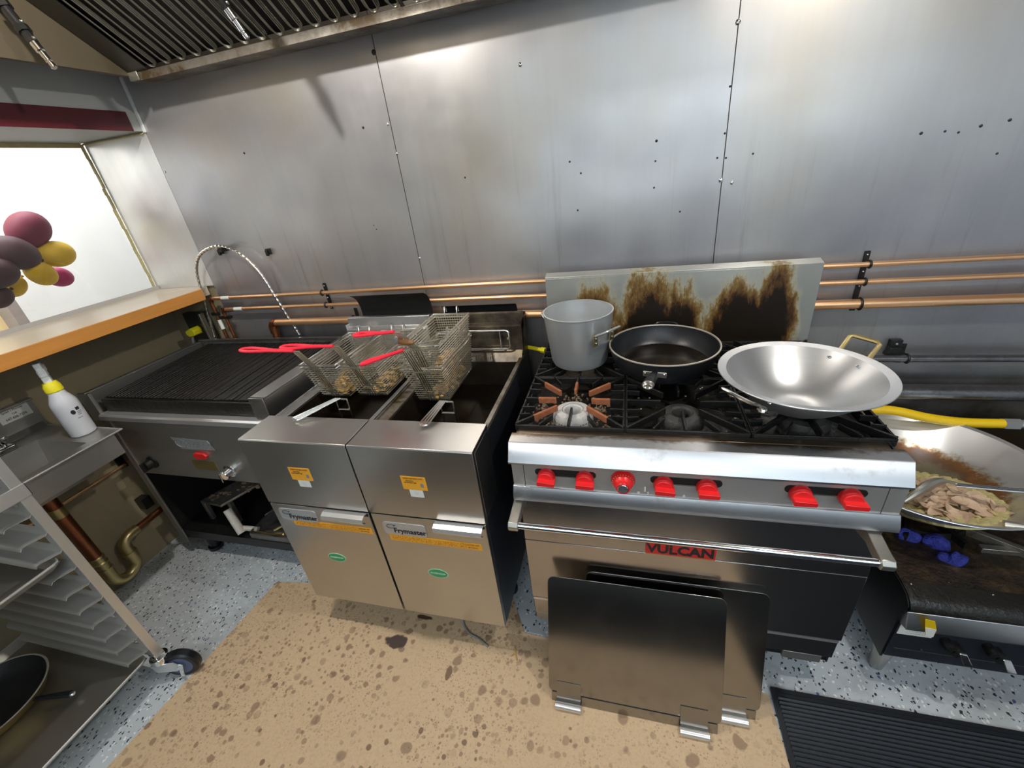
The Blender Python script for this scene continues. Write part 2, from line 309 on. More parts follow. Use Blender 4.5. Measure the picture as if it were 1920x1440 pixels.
# ------------------------------------------------------------------ mesh helper
class G:
    def __init__(s): s.v = []; s.f = []
    def add(s, vs, fs):
        k = len(s.v); s.v += [tuple(a) for a in vs]; s.f += [tuple(i + k for i in f) for f in fs]; return s
    def box(s, x0, x1, y0, y1, z0, z1):
        return s.add([(x0, y0, z0), (x1, y0, z0), (x1, y1, z0), (x0, y1, z0), (x0, y0, z1), (x1, y0, z1), (x1, y1, z1), (x0, y1, z1)],
                     [(0, 3, 2, 1), (4, 5, 6, 7), (0, 1, 5, 4), (1, 2, 6, 5), (2, 3, 7, 6), (3, 0, 4, 7)])
    def prism(s, pts, d):
        d = Vector(d); n = len(pts); a = [Vector(p) for p in pts]; b = [p + d for p in a]
        nn = Vector()
        for i in range(n): nn += a[i].cross(a[(i + 1) % n])
        fs = [tuple(range(n)), tuple(range(2 * n - 1, n - 1, -1))] + [(i + n, (i + 1) % n + n, (i + 1) % n, i) for i in range(n)]
        if nn.dot(d) > 0: fs = [f[::-1] for f in fs]
        return s.add(a + b, fs)
    def px(s, yz, x0, x1): return s.prism([(x0, y, z) for y, z in yz], (x1 - x0, 0, 0))
    def py(s, xz, y0, y1): return s.prism([(x, y0, z) for x, z in xz], (0, y1 - y0, 0))
    def pz(s, xy, z0, z1): return s.prism([(x, y, z0) for x, y in xy], (0, 0, z1 - z0))
    def strip(s, yz, x0, x1, t=.0015):   # thin bent sheet along x
        n = len(yz); up = []
        for i in range(n):
            a = Vector(yz[max(i - 1, 0)]); b = Vector(yz[min(i + 1, n - 1)]); d = (b - a).normalized(); up.append((yz[i][0] - d.y * t, yz[i][1] + d.x * t))
        return s.px(list(yz) + up[::-1], x0, x1) if n < 3 else s._strip(yz, up, x0, x1)
    def _strip(s, a, b, x0, x1):
        n = len(a); V = [(x0, *p) for p in a] + [(x0, *p) for p in b] + [(x1, *p) for p in a] + [(x1, *p) for p in b]; F = []
        for i in range(n - 1):
            F += [(i, i + 1, 2 * n + i + 1, 2 * n + i), (n + i + 1, n + i, 3 * n + i, 3 * n + i + 1), (i + 1, i, n + i, n + i + 1), (2 * n + i, 2 * n + i + 1, 3 * n + i + 1, 3 * n + i)]
        F += [(0, 2 * n, 3 * n, n), (n - 1, 2 * n - 1, 4 * n - 1, 3 * n - 1)]
        return s.add(V, F)
    def tube(s, pts, r, n=8, closed=False, r2=None, sq=1):
        P = [Vector(p) for p in pts]; m = len(P); V = []; up = None
        for i in range(m):
            if closed: d = P[(i + 1) % m] - P[i - 1]
            else: d = P[min(i + 1, m - 1)] - P[max(i - 1, 0)]
            d.normalize()
            if up is None:
                up = Vector((0, 0, 1)) if abs(d.z) < .9 else Vector((1, 0, 0))
            a = d.cross(up); 
            if a.length < 1e-6: a = d.orthogonal()
            a.normalize(); b = a.cross(d).normalized(); up = b
            rr = r if r2 is None else r + (r2 - r) * i / (m - 1)
            if hasattr(r, '__len__'): rr = r[i]
            V += [P[i] + a * rr * math.cos(2 * PI * j / n) + b * rr * sq * math.sin(2 * PI * j / n) for j in range(n)]
        F = []
        for i in range(m if closed else m - 1):
            i2 = (i + 1) % m
            F += [(i * n + j, i * n + (j + 1) % n, i2 * n + (j + 1) % n, i2 * n + j) for j in range(n)]
        if not closed: F += [tuple(range(n - 1, -1, -1)), tuple((m - 1) * n + j for j in range(n))]
        return s.add(V, F)
    def lathe(s, prof, c=(0, 0, 0), n=48, axis=None, caps=True):
        c = Vector(c); M3 = Matrix.Identity(3) if axis is None else Vector((0, 0, 1)).rotation_difference(Vector(axis)).to_matrix()
        V = []; F = []; m = len(prof)
        for (r, z) in prof:
            V += [c + M3 @ Vector((max(r, 1e-5) * math.cos(2 * PI * j / n), max(r, 1e-5) * math.sin(2 * PI * j / n), z)) for j in range(n)]
        for i in range(m - 1): F += [(i * n + j, i * n + (j + 1) % n, (i + 1) * n + (j + 1) % n, (i + 1) * n + j) for j in range(n)]
        if caps and prof[0][0] > 1e-4: F.append(tuple(range(n - 1, -1, -1)))
        if caps and prof[-1][0] > 1e-4: F.append(tuple((m - 1) * n + j for j in range(n)))
        return s.add(V, F)
    def cyl(s, a, b, r, n=16, r2=None):
        a = Vector(a); b = Vector(b); return s.lathe([(r, 0), (r if r2 is None else r2, (b - a).length)], a, n, b - a)
    def ball(s, c, r, n=20, m=12, rot=None, f=None):
        r = (r, r, r) if not hasattr(r, '__len__') else r; V = []; F = []; c = Vector(c)
        for i in range(m + 1):
            t = PI * i / m
            for j in range(n):
                q = Vector((max(math.sin(t), 1e-4) * math.cos(2 * PI * j / n) * r[0], max(math.sin(t), 1e-4) * math.sin(2 * PI * j / n) * r[1], math.cos(t) * r[2]))
                if f: q = f(q)
                if rot: q = rot @ q
                V.append(c + q)
        for i in range(m): F += [((i + 1) * n + j, (i + 1) * n + (j + 1) % n, i * n + (j + 1) % n, i * n + j) for j in range(n)]
        return s.add(V, F)
    def xf(s, M): s.v = [tuple(M @ Vector(a)) for a in s.v]; return s

ORI = {}
def link(name, me, parent, origin=None):
    o = bpy.data.objects.new(name, me); COL.objects.link(o)
    if parent is not None: o.parent = parent; ORI[o.name] = ORI[parent.name]
    else: ORI[o.name] = Vector(origin or (0, 0, 0)); o.location = ORI[o.name]
    return o
def obj(name, g, m, parent=None, origin=None, bev=0, ang=32, label=None, cat=None, group=None, kind=None, smooth=True, seg=2):
    og = ORI[parent.name] if parent is not None else Vector(origin or (0, 0, 0))
    me = bpy.data.meshes.new(name); me.from_pydata([Vector(v) - og for v in g.v], [], g.f)
    me.materials.append(MATS[m]); me.validate()
    if smooth:
        me.polygons.foreach_set('use_smooth', [True] * len(me.polygons)); me.set_sharp_from_angle(angle=math.radians(ang))
    o = link(name, me, parent, og if parent is None else None)
    if bev:
        b = o.modifiers.new('bevel', 'BEVEL'); b.width = bev; b.segments = seg; b.limit_method = 'ANGLE'; b.angle_limit = math.radians(40)
    tag(o, label, cat, group, kind); return o
def tag(o, label=None, cat=None, group=None, kind=None):
    for k, v in (('label', label), ('category', cat), ('group', group), ('kind', kind)):
        if v: o[k] = v
    return o
def thing(name, label, cat, loc=(0, 0, 0), group=None):
    o = bpy.data.objects.new(name, None); o.empty_display_size = .05; COL.objects.link(o); o.location = loc; ORI[o.name] = Vector(loc)
    return tag(o, label, cat, group)
def copy_tree(o, parent=None, loc=None, label=None):
    c = o.copy(); COL.objects.link(c); c.parent = parent; ORI[c.name] = ORI[o.name]
    if loc is not None: c.location = loc; ORI[c.name] = Vector(loc)
    if label: c['label'] = label
    for ch in list(o.children): copy_tree(ch, c)
    return c
def text(s, size, M, m, parent, name='lettering', ext=.0004, align='CENTER', bold=0, shear=0, sx=1, label=None):
    cu = bpy.data.curves.new(name, 'FONT'); cu.body = s; cu.size = size; cu.align_x = align; cu.align_y = 'CENTER'; cu.extrude = ext; cu.offset = bold; cu.shear = shear; cu.resolution_u = 2
    t = bpy.data.objects.new(name, cu); COL.objects.link(t); bpy.context.view_layer.update()
    me = bpy.data.meshes.new_from_object(t.evaluated_get(bpy.context.evaluated_depsgraph_get())); bpy.data.objects.remove(t)
    og = ORI[parent.name]
    for v in me.vertices: v.co = (M @ Vector((v.co.x * sx, v.co.y, v.co.z))) - og
    me.materials.clear(); me.materials.append(MATS[m]); me.name = name
    o = link(name, me, parent); 
    if label: o['label'] = label
    return o
def FRONT(x, y, z): return Matrix.Translation((x, y, z)) @ Matrix.Rotation(PI / 2, 4, 'X')     # faces -y
def FACE_X(x, y, z): return Matrix.Translation((x, y, z)) @ Matrix.Rotation(PI / 2, 4, 'Z') @ Matrix.Rotation(PI / 2, 4, 'X')  # faces +x
def arc(c, r, a0, a1, n, ax=(1, 0, 0), ay=(0, 0, 1)):
    c = Vector(c); ax = Vector(ax); ay = Vector(ay)
    return [c + ax * r * math.cos(a0 + (a1 - a0) * i / n) + ay * r * math.sin(a0 + (a1 - a0) * i / n) for i in range(n + 1)]
def rrect(x0, x1, z0, z1, r, n=4):
    P = []
    for cx, cz, a in ((x1 - r, z1 - r, 0), (x0 + r, z1 - r, PI / 2), (x0 + r, z0 + r, PI), (x1 - r, z0 + r, 1.5 * PI)):
        P += [(cx + r * math.cos(a + PI / 2 * i / n), cz + r * math.sin(a + PI / 2 * i / n)) for i in range(n + 1)]
    return P
def smoothpath(pts, k=6):
    P = [Vector(p) for p in pts]; out = []
    for i in range(len(P) - 1):
        a, b, c, d = P[max(i - 1, 0)], P[i], P[i + 1], P[min(i + 2, len(P) - 1)]
        for j in range(k):
            t = j / k; out.append(.5 * ((2 * b) + (-a + c) * t + (2 * a - 5 * b + 4 * c - d) * t * t + (-a + 3 * b - 3 * c + d) * t ** 3))
    out.append(P[-1]); return out

# ================================================================== SETTING
XL = -2.36
obj('floor', G().box(-6, 3.4, -5.2, 2.2, -.1, 0), 'floor', kind='structure')
obj('ceiling', G().box(-6, 3.4, -5.2, 2.2, 2.75, 2.85), 'ceiling', kind='structure')
wb = obj('wall_back', G().box(XL, 3.2, .012, .12, 0, 2.75), 'olive_wall', kind='structure')
for a, b in ((-1.984, -.8465), (-.8435, .299), (.302, 1.45), (1.453, 3.2)):
    obj('steel_panel', G().box(a, b, 0, .0119, .0, 2.35), 'steel_wall', wb)
obj('steel_panel', G().box(XL, -1.9865, 0.0, .0119, 1.226, 1.90), 'steel_jamb_lit', wb, label='jamb sheet of steel beside the pass-through glass')
obj('corner_trim', G().box(-1.99, -1.976, -.008, 0, 1.885, 2.08), 'white_plastic', wb, bev=.002, label='white corner strip')
SCR = [(-.851, 1.984, 8), (-.856, 1.772, 5), (-.845, 1.675, 5), (-.841, 1.286, 5), (-.959, 1.774, 4), (-1.526, 1.755, 4), (-.588, 1.566, 3), (-.343, 1.873, 6), (.299, 1.875, 7), (.296, 1.723, 3), (.295, 1.6, 3), (.28, 1.533, 3), (.306, 1.53, 3), (.298, 1.465, 7), (.332, 1.454, 5), (.09, 1.604, 4), (.089, 1.545, 3), (.088, 1.464, 3), (-.196, 1.575, 3), (-.159, 1.535, 3), (-.175, 1.415, 3), (.177, 1.379, 3), (.384, 1.533, 3), (.822, 1.535, 4), (.879, 1.533, 3), (.912, 1.526, 3), (.96, 1.536, 4), (1.022, 1.542, 4), (1.021, 1.46, 3), (-1.972, 1.733, 5), (-1.017, 1.432, 2), (-1.009, 1.415, 2)]
for x, z, s in SCR:
    big = s >= 5
    g = G().lathe([(s * .0011, 0), (s * .0010, .0015), (s * .0005, .003), (.0, .0032)], (x, -.0001, z), 10, (0, -1, 0))
    obj('screw', g, 'chrome' if big and s != 8 else 'ink', wb)
for x, z in ((-1.847, 1.385), (-1.581, 1.365)):
    c = obj('wall_clip', G().box(x - .012, x + .012, -.012, 0, z - .013, z + .013).box(x - .006, x + .006, -.022, -.012, z - .018, z + .008), 'black_metal', wb, bev=.002)
# left wall: lower wall, glazed pass-through, bulkhead
obj('wall_left', G().box(XL - .1, XL, -5.2, .12, 0, 1.2).box(XL - .1, XL, -5.2, -1.9, 1.2, 2.75), 'olive_wall', kind='structure')
hd = obj('wall_left_header', G().box(XL - .1, -1.99, -1.9, .0, 1.89, 2.75), 'header_wall', kind='structure')
obj('tape_band', G().box(-1.99, -1.9875, -1.9, -.045, 1.889, 1.958), 'red_tape', hd, label='dark red tape band along the lower edge')
obj('soffit_joint', G().prism([(XL, -.003, 1.8885), (-1.992, -.003, 1.8885), (-1.992, -.012, 1.883), (XL, -.016, 1.883)], (0, .0, -.004)), 'caulk', hd)
win = obj('window_1', G().box(-2.375, -2.372, -1.9, -.014, 1.226, 1.884), 'glass', kind='structure')
obj('glazing_bead', G().box(-2.372, -2.358, -1.9, -.014, 1.872, 1.889), 'caulk', win)
g = G(); zz = 1.225
while zz < 1.885:
    d = random.uniform(-.0025, .0025); g.box(-2.372, -2.362 + d, -.012 + d, -.001, zz, zz + .03); zz += .03
obj('glazing_bead', g, 'caulk', win, bev=.002, label='ragged yellowed caulk bead down the corner')
obj('sill_track', G().box(-2.372, -2.340, -1.9, -.003, 1.226, 1.238).box(-2.352, -2.340, -1.9, -.003, 1.238, 1.243), 'frame_grey', win)
obj('wall_right', G().box(3.2, 3.3, -5.2, .12, 0, 2.75), 'room_wall', kind='structure')
obj('wall_front', G().box(XL, 3.2, -5.2, -5.1, 0, 2.75), 'room_wall', kind='structure')
w2 = obj('glow_panel', G().box(-1.5, .9, -5.099, -5.09, 1.95, 2.42).box(1.1, 3.0, -5.099, -5.09, 1.95, 2.55), 'panel_glow', kind='structure')  # unseen glowing panels added to give the steel bluish reflections
obj('glow_panel_frame', G().box(-1.56, -1.5, -5.099, -5.07, 1.9, 2.5).box(.9, 1.1, -5.099, -5.07, 1.9, 2.6).box(-1.56, 3.05, -5.099, -5.07, 1.88, 1.95), 'frame_grey', w2)
# dining room beyond the glass
obj('wall_dining', G().box(-3.2, -3.1, -.19, 2.2, 0, 2.75), 'white_wall', kind='structure')
obj('trim_1', G().box(-3.2, -3.1, -.237, -.191, 0, 2.75), 'post_grey', kind='structure')
obj('wall_far', G().box(-3.24, -3.20, -.42, -.237, 0, 2.75), 'cream', kind='structure')
obj('wall_far_white', G().box(-3.24, -3.20, -5.2, -.421, 0, 2.75), 'white_wall', kind='structure')
obj('wall_side', G().box(-3.1, XL, 1.0, 1.1, 0, 2.75), 'white_wall', kind='structure')

# ------------------------------------------------------------------ serving counter (ledge of the pass-through)
t = thing('serving_counter', 'long wooden-edged counter ledge below the pass-through glass', 'counter', (-2.17, -.9, 1.175))
obj('counter_top', G().box(XL + .001, -1.995, -1.9, -.06, 1.182, 1.226).box(XL + .001, -2.03, -.06, -.001, 1.182, 1.226), 'counter_top', t, bev=.002)
obj('front_edge', G().box(-1.995, -1.985, -1.9, -.07, 1.176, 1.2275), 'wood_counter', t, bev=.0015, label='orange-brown wood-grain edge band')
obj('underside_batten', G().box(XL + .001, -2.02, -1.9, -.07, 1.168, 1.182), 'black_metal', t)

# ------------------------------------------------------------------ cardboard and mat on the floor
t = obj('cardboard_sheet', G().pz([(-1.552, -.696), (-1.62, -1.401), (-1.63, -1.52), (.462, -1.52), (.462, -.98), (.455, -.80), (.30, -.775), (-.36, -.735), (-.44, -.60), (-1.2, -.60), (-1.25, -.66)], .0004, .004), 'cardboard',
        label='large tan cardboard sheet on the floor, spotted with grease, in front of the fryers', cat='cardboard')
g = G().box(.464, 1.45, -1.52, -.778, .0005, .007)
y = -.80
g.box(.464, 1.45, -.790, -.778, .007, .011); g.box(.464, .474, -1.52, -.790, .007, .011)
while y > -1.51:
    g.px([(y, .007), (y - .0045, .0115), (y - .009, .007)], .48, 1.45); y -= .0118
obj('floor_mat', G().box(-1.5, 1.6, -2.5, -1.535, .0005, .011), 'black_rubber', label='plain black rubber mat added out of view to darken reflections in the steel', cat='mat', bev=.003)  # unseen mat, added so the steel fronts mirror something dark
obj('floor_mat', g, 'black_rubber', label='ribbed black rubber mat on the floor in front of the stock pot range', cat='mat', bev=0)

# ================================================================== HOOD
HX0, HX1 = -1.80, 3.19
t = thing('extractor_hood', 'steel kitchen hood with baffle filters over the cooking line', 'hood', (-.2, -.6, 2.03))
obj('end_panel', G().box(HX0 - .012, HX0, -1.25, -.001, 2.048, 2.70), 'steel_hood', t, label='tan-stained inner end panel')
obj('rim', G().box(HX0 - .018, HX0 + .004, -1.25, -.001, 2.040, 2.049).box(HX0 - .012, HX1, -1.265, -1.25, 2.03, 2.70), 'steel_hood', t)
g = G().px([(-.122, 2.046), (-.120, 2.042), (-.120, 2.021), (-.001, 2.032), (-.001, 2.038), (-.114, 2.027), (-.114, 2.046)], HX0, HX1)
obj('grease_trough', g, 'steel_grimy', t, bev=.001)
obj('trough_bracket', G().box(HX0, HX0 + .045, -.126, -.120, 2.022, 2.050), 'steel_filter', t, bev=.002)
ud = Vector((0, -.83, .56)).normalized(); B0 = Vector((0, -.108, 2.048)); nrm = Vector((0, -.56, -.83)).normalized()
q = [B0, B0 + ud * .56]
obj('filter_backing', G().prism([(HX0, q[0].y + .02, q[0].z + .02), (HX1, q[0].y + .02, q[0].z + .02), (HX1, q[1].y + .02, q[1].z + .02), (HX0, q[1].y + .02, q[1].z + .02)], (0, .004, .002)), 'soot_and_shade', t)
obj('top_panel', G().box(HX0 - .012, HX1, -1.25, -.001, 2.6, 2.62), 'steel_hood', t)
bf = None; BX0 = -1.668
def baffle_mesh():
    g = G()
    for k, (wd, rr, h) in enumerate(((.0235, .0026, .0), (.0185, .0022, .003), (.0135, .0022, .006))):
        P = []
        o = nrm * h
        for s in (0,): P += [ud * .54 + Vector((-wd, 0, 0)) + o]
        P += [ud * (wd + .012) + Vector((-wd, 0, 0)) + o]
        P += [Vector((-wd * math.cos(a), 0, 0)) + ud * (wd + .012 - wd * math.sin(a)) + o for a in [PI * i / 10 for i in range(1, 10)]]
        P += [ud * (wd + .012) + Vector((wd, 0, 0)) + o, ud * .54 + Vector((wd, 0, 0)) + o]
        g.tube(P, rr, 5)
    return g
i = 0; x = BX0
while x < 1.6:
    if bf is None:
        bg = baffle_mesh(); bg.xf(Matrix.Translation(Vector((x, 0, 0)) + B0)); bf = obj('baffle', bg, 'steel_filter', t)
    else:
        c = bf.copy(); COL.objects.link(c); c.parent = t; c.location = (x - BX0, 0, 0)
    x += .0702
for x0 in (HX0 + .004, -1.17, -.67, -.17, .33, .83, 1.33):
    a = B0 + nrm * .002; b = a + ud * .54
    obj('filter_frame', G().prism([(x0, a.y, a.z), (x0 + (.09 if x0 < -1.7 else .012), a.y, a.z), (x0 + (.09 if x0 < -1.7 else .012), b.y, b.z), (x0, b.y, b.z)], nrm * .004), 'filter_frame_metal', t)
for lx in (-1.15, .80):
    obj('lamp_base', G().cyl((lx, -.95, 2.6), (lx, -.95, 2.56), .05, 20), 'chrome', t)
# nozzles of the fire suppression pipe
def nozzle(tip, up, s, label):
    tip = Vector(tip); up = Vector(up).normalized(); L = thing('suppression_nozzle', label, 'nozzle', tip, 'fire suppression nozzles')
    A = lambda d: tip + up * d * s
    obj('nozzle_tip', G().lathe([(.006, 0), (.0085, .002), (.0085, .012), (.0065, .014), (.0065, .018), (.009, .02), (.009, .045), (.012, .048), (.012, .072)], (0, 0, 0), 12).xf(Matrix.Translation(tip) @ Vector((0, 0, 1)).rotation_difference(up).to_matrix().to_4x4() @ Matrix.Scale(s, 4)), 'chrome', L, label='bright chrome tip')
    obj('fitting', G().cyl(A(.072), A(.10), .013 * s, 10).cyl(A(.10), A(.118), .018 * s, 8).cyl(A(.118), A(.165), .014 * s, 12).cyl(A(.165), A(.19), .019 * s, 6), 'black_metal', L)
    obj('screw_cap', G().ball(A(.080) + Vector((.012, 0, .004)) * s, .005 * s, 8, 6).ball(A(.125) + Vector((.016, 0, .004)) * s, .005 * s, 8, 6), 'chrome', L)
    E_ = A(.19) + Vector((0, 0, .0)); top = Vector((E_.x, E_.y, 2.6))
    obj('supply_pipe', G().tube(smoothpath([A(.185), A(.23), Vector((E_.x, (A(.26)).y, A(.26).z + .03)), Vector((E_.x, (A(.26)).y, 2.6))], 5), .011 * s, 10), 'black_metal', L)
nozzle((-1.661, -.465, 1.998), (-.072, 0, .152), 1.0, 'dark pipe nozzle with chrome tip hanging before the tan hood end panel')
nozzle((-1.085, -.31, 2.004), (-.04, -.05, .14), 1.0, 'dark pipe nozzle with chrome tip hanging before the hood filters')

# ================================================================== PIPES ON THE BACK WALL
def hpipe(name, z, y, x0, x1, r, m, label, cat='pipe', group=None, extra=None):
    t = thing(name, label, cat, ((x0 + x1) / 2, y, z), group)
    obj('pipe', G().cyl((x0, y, z), (x1, y, z), r, 20), m, t); return t
def clamp(par, x, y, z, r):
    g = G().tube(arc((x, y, z), r + .003, 0, 2 * PI, 18, (0, 1, 0), (0, 0, 1)), .0035, 6)
    obj('clamp', g.box(x - .008, x + .008, -.004, -.001, z - r - .02, z + r + .028), 'black_iron', par)
tp = hpipe('copper_pipe', 1.170, -.034, -1.985, 2.6, .0085, 'copper', 'thin copper pipe, uppermost of the copper pipes along the steel wall')
tm = hpipe('copper_pipe', 1.112, -.034, -1.935, 2.6, .0085, 'copper', 'thin copper pipe, middle one of the copper pipes along the steel wall')
tb = hpipe('copper_pipe', 1.038, -.040, -1.655, 2.6, .0165, 'copper', 'thick copper pipe, lowest of the copper pipes along the steel wall')
for x in (-1.345, .768): clamp(tp, x, -.034, 1.170, .0085); clamp(tm, x, -.034, 1.112, .0085)
for x in (-1.22, .768): clamp(tb, x, -.040, 1.038, .0165)
obj('mounting_strap', G().box(-1.353, -1.337, -.005, -.001, 1.10, 1.20), 'black_iron', tp)
obj('mounting_strap', G().box(.76, .776, -.005, -.001, 1.095, 1.205), 'black_iron', tp)
for x in (-1.345, .768):
    for z in (1.195, 1.140, 1.090): obj('screw', G().ball((x, -.0065, z), .003, 8, 6), 'chrome', tp)
for th, xx, zz_ in ((tp, -1.985, 1.170), (tm, -1.935, 1.112)):
    obj('elbow', G().tube(arc((xx, -.034, zz_ - .022), .022, PI / 2, PI, 6), .011, 10), 'copper_old', th)
    obj('riser', G().cyl((xx - .022, -.034, zz_ - .02), (xx - .022, -.034, .60), .0085, 14), 'copper_old', th)
    obj('tape_label', G().cyl((xx + .055, -.034, zz_), (xx + .105, -.034, zz_), .0092, 14), 'paper', th, label='white paper tape wrapped on the pipe')
obj('tape_label', G().cyl((-2.007, -.034, 1.06), (-2.007, -.034, 1.01), .0092, 14), 'paper', tp)
obj('clamp', G().box(-2.00, -1.93, -.006, -.001, 1.095, 1.11).box(-2.03, -1.99, -.045, -.03, 1.085, 1.10), 'black_iron', tm)
obj('clamp', G().box(-1.985, -1.92, -.045, -.028, 1.066, 1.078), 'black_iron', tm)
obj('elbow', G().tube(arc((-1.655, -.040, 1.008), .030, PI / 2, PI, 6), .021, 12).tube([(-1.685, -.04, 1.008), (-1.685, -.04, .985)], .021, 12), 'copper_old', tb, label='tarnished elbow fitting')
obj('riser', G().cyl((-1.685, -.04, .985), (-1.685, -.04, .55), .0165, 14), 'copper_old', tb)
tg = hpipe('gas_pipe', .832, -.040, .80, 2.6,   .0125, 'pipe_iron', 'thin dark iron gas pipe on the steel wall right of the range')
clamp(tg, .955, -.040, .832, .0125)
obj('bracket', G().box(.905, .94, -.02, -.001, .85, .893).py([(.895, .838), (.955, .845), (.935, .868), (.905, .868)], -.03, -.006), 'black_iron', tg, bev=.001)
obj('screw', G().ball((.922, -.022, .88), .004, 8, 6), 'ink_grey', tg)
tg = hpipe('gas_pipe', .705, -.05, .625, 2.6,   .028, 'pipe_iron', 'thick dark iron gas pipe along the wall behind the wok of meat')
obj('pipe_collar', G().cyl((.64, -.05, .705), (.67, -.05, .705), .034, 16), 'pipe_iron', tg)
# flexible conduit
P = [(-2.02, -.034, .60), (-2.09, -.036, .80), (-2.075, -.05, .93), (-2.045, -.055, 1.06), (-2.015, -.055, 1.19), (-1.99, -.05, 1.31), (-1.925, -.045, 1.385), (-1.81, -.04, 1.412), (-1.715, -.04, 1.375), (-1.64, -.042, 1.285), (-1.60, -.045, 1.17), (-1.572, -.04, 1.05), (-1.55, -.034, .95), (-1.545, -.032, .80)]
sp = smoothpath(P, 22)
hs = thing('flexible_hose', 'ribbed metal flexible hose looping up the wall behind the charbroiler', 'hose', (-1.8, -.05, .9))
obj('hose', G().tube(sp, [.0075 if i % 4 < 2 else .0062 for i in range(len(sp))], 8), 'wire_bright', hs, ang=80)
obj('hose_core', G().tube(sp, .0058, 6), 'soot_and_shade', hs)
obj('hose_clip', G().box(-1.815, -1.795, -.045, -.001, 1.385, 1.403), 'black_metal', hs)
# outlet with yellow plug
t = thing('power_outlet', 'dark wall socket with a yellow plug under the end of the counter', 'outlet', (-2.17, -.001, 1.0))
obj('box', G().box(-2.235, -2.10, -.035, -.001, .93, 1.10), 'enamel_dark', t, bev=.004)
obj('cover_plate', G().box(-2.10, -2.088, -.06, -.036, .94, 1.10), 'steel', t, bev=.001)
obj('yellow_plug', G().py([(-2.205, 1.02), (-2.16, 1.035), (-2.145, 1.02), (-2.15, .995), (-2.19, .985), (-2.205, .998)], -.085, -.036), 'yellow_bright', t, bev=.004, label='bright yellow plug')
obj('cord', G().tube(smoothpath([(-2.185, -.07, .99), (-2.19, -.08, .95), (-2.21, -.05, .90), (-2.2, -.05, .7)], 5), .005, 8), 'ink_grey', t)

# ================================================================== CHARBROILER
cb = thing('charbroiler', 'black-topped steel charbroiler standing left of the fryers', 'grill', (-1.70, -.32, 0))
X0, X1 = -2.165, -1.245
obj('side_panel', G().px([(-.612, .08), (-.612, .865), (-.625, .88), (-.625, .952), (-.055, .952), (-.055, .08)], X0, X0 + .008).box(X0, X0 + .034, -.615, -.607, .08, .86).py([(X0 - .028, .825), (X0 + .034, .825), (X0 + .034, .955), (X0 - .035, .955)], -.627, -.615).box(X0 - .012, X0 + .012, -.625, -.055, .948, .956), 'steel_sink', cb, bev=.001)
obj('side_panel', G().box(X1 - .066, X1, -.625, -.055, .948, .956).box(X1 - .066, X1, -.627, -.617, .83, .956).box(X1 - .004, X1, -.62, -.055, .08, .948).box(X1 - .066, X1 - .062, -.62, -.055, .86, .948), 'steel_ledge', cb, bev=.001)
obj('back_panel', G().box(X0, X1, -.068, -.063, .08, .962), 'steel_dark', cb)
obj('back_rail', G().box(X0 + .01, X1, -.075, -.062, .962, .968), 'steel', cb)
obj('firebox', G().box(X0 + .035, X1 - .066, -.60, -.069, .80, .86), 'soot_and_shade', cb)
obj('left_gutter', G().box(X0 + .012, X0 + .045, -.60, -.06, .86, .90), 'black_grease', cb)
obj('front_lip', G().box(X0 + .05, X1 - .068, -.606, -.598, .865, .922), 'black_grease', cb, bev=.002)
obj('front_rail', G().px([(-.600, .862), (-.632, .862), (-.640, .855), (-.640, .836), (-.632, .830), (-.600, .830)], X0 + .036, X1 - .004), 'steel_bright', cb, bev=.0015)
obj('control_panel', G().box(X0 + .034, X1 - .002, -.610, -.598, .530, .830), 'steel_sink', cb, bev=.002)
gb = None; x = X0 + .062
while x < X1 - .074:
    if gb is None: gb = obj('grate_bar', G().px([(-.590, .918), (-.590, .926), (-.075, .946), (-.075, .936)], x, x + .0155), 'black_iron', cb, bev=.002); xx0 = x
    else:
        c = gb.copy(); COL.objects.link(c); c.parent = cb; c.location = (x - xx0, 0, random.uniform(-.0015, .0015))
    x += .0198
obj('grate_bed', G().px([(-.592, .905), (-.592, .918), (-.07, .938), (-.07, .925)], X0 + .045, X1 - .068), 'soot_and_shade', cb)
npl = obj('name_plate', G().prism([(-1.83, -.612, .750), (-1.635, -.612, .742), (-1.62, -.612, .695), (-1.80, -.612, .690)], (0, -.003, 0)), 'badge', cb, bev=.001, label='worn aluminium name plate')
text('Garland', .052, FRONT(-1.712, -.6155, .717), 'ink_grey', npl, shear=.3, bold=.0006)
obj('logo_ring', G().tube([(-1.785 + .03 * math.cos(a), -.6155, .722 + .02 * math.sin(a)) for a in [2 * PI * i / 16 for i in range(16)]], .0018, 5, True), 'ink_grey', npl)
em = obj('emblem', G().py([(-1.755, .662), (-1.735, .678), (-1.69, .676), (-1.675, .664), (-1.69, .646), (-1.735, .644)], -.622, -.610), 'enamel_red', cb, bev=.003, label='small red enamel emblem')
obj('warning_label', G().box(-1.79, -1.665, -.6115, -.610, .582, .632).box(-1.72, -1.70, -.612, -.6115, .615, .622), 'brass', cb, label='faded tan label')
def knob_round(par, x, z, m):
    g = G().lathe([(.030, 0), (.030, .006), (.022, .010), (.021, .034), (.018, .037), (0, .037)], (x, -.611, z), 20, (0, -1, 0)); k = obj('knob', g, m, par)
    obj('grip', G().box(x - .004, x + .004, -.662, -.645, z - .022, z + .022), m, k, bev=.0015)
knob_round(cb, -2.03, .602, 'black_iron'); knob_round(cb, -1.60, .588, 'chrome')
obj('cavity_shade', G().box(X0 + .009, X0 + .011, -.60, -.07, .156, .80).box(X1 - .007, X1 - .005, -.60, -.07, .156, .80).box(X0 + .011, X1 - .007, -.074, -.070, .156, .80), 'soot_and_shade', cb)  # added black sheets; shade of the open cavity put into colour
obj('bottom_shelf', G().box(X0 + .008, X1 - .004, -.60, -.058, .135, .155).box(X0 + .008, X1 - .004, -.604, -.598, .11, .158), 'black_metal', cb)
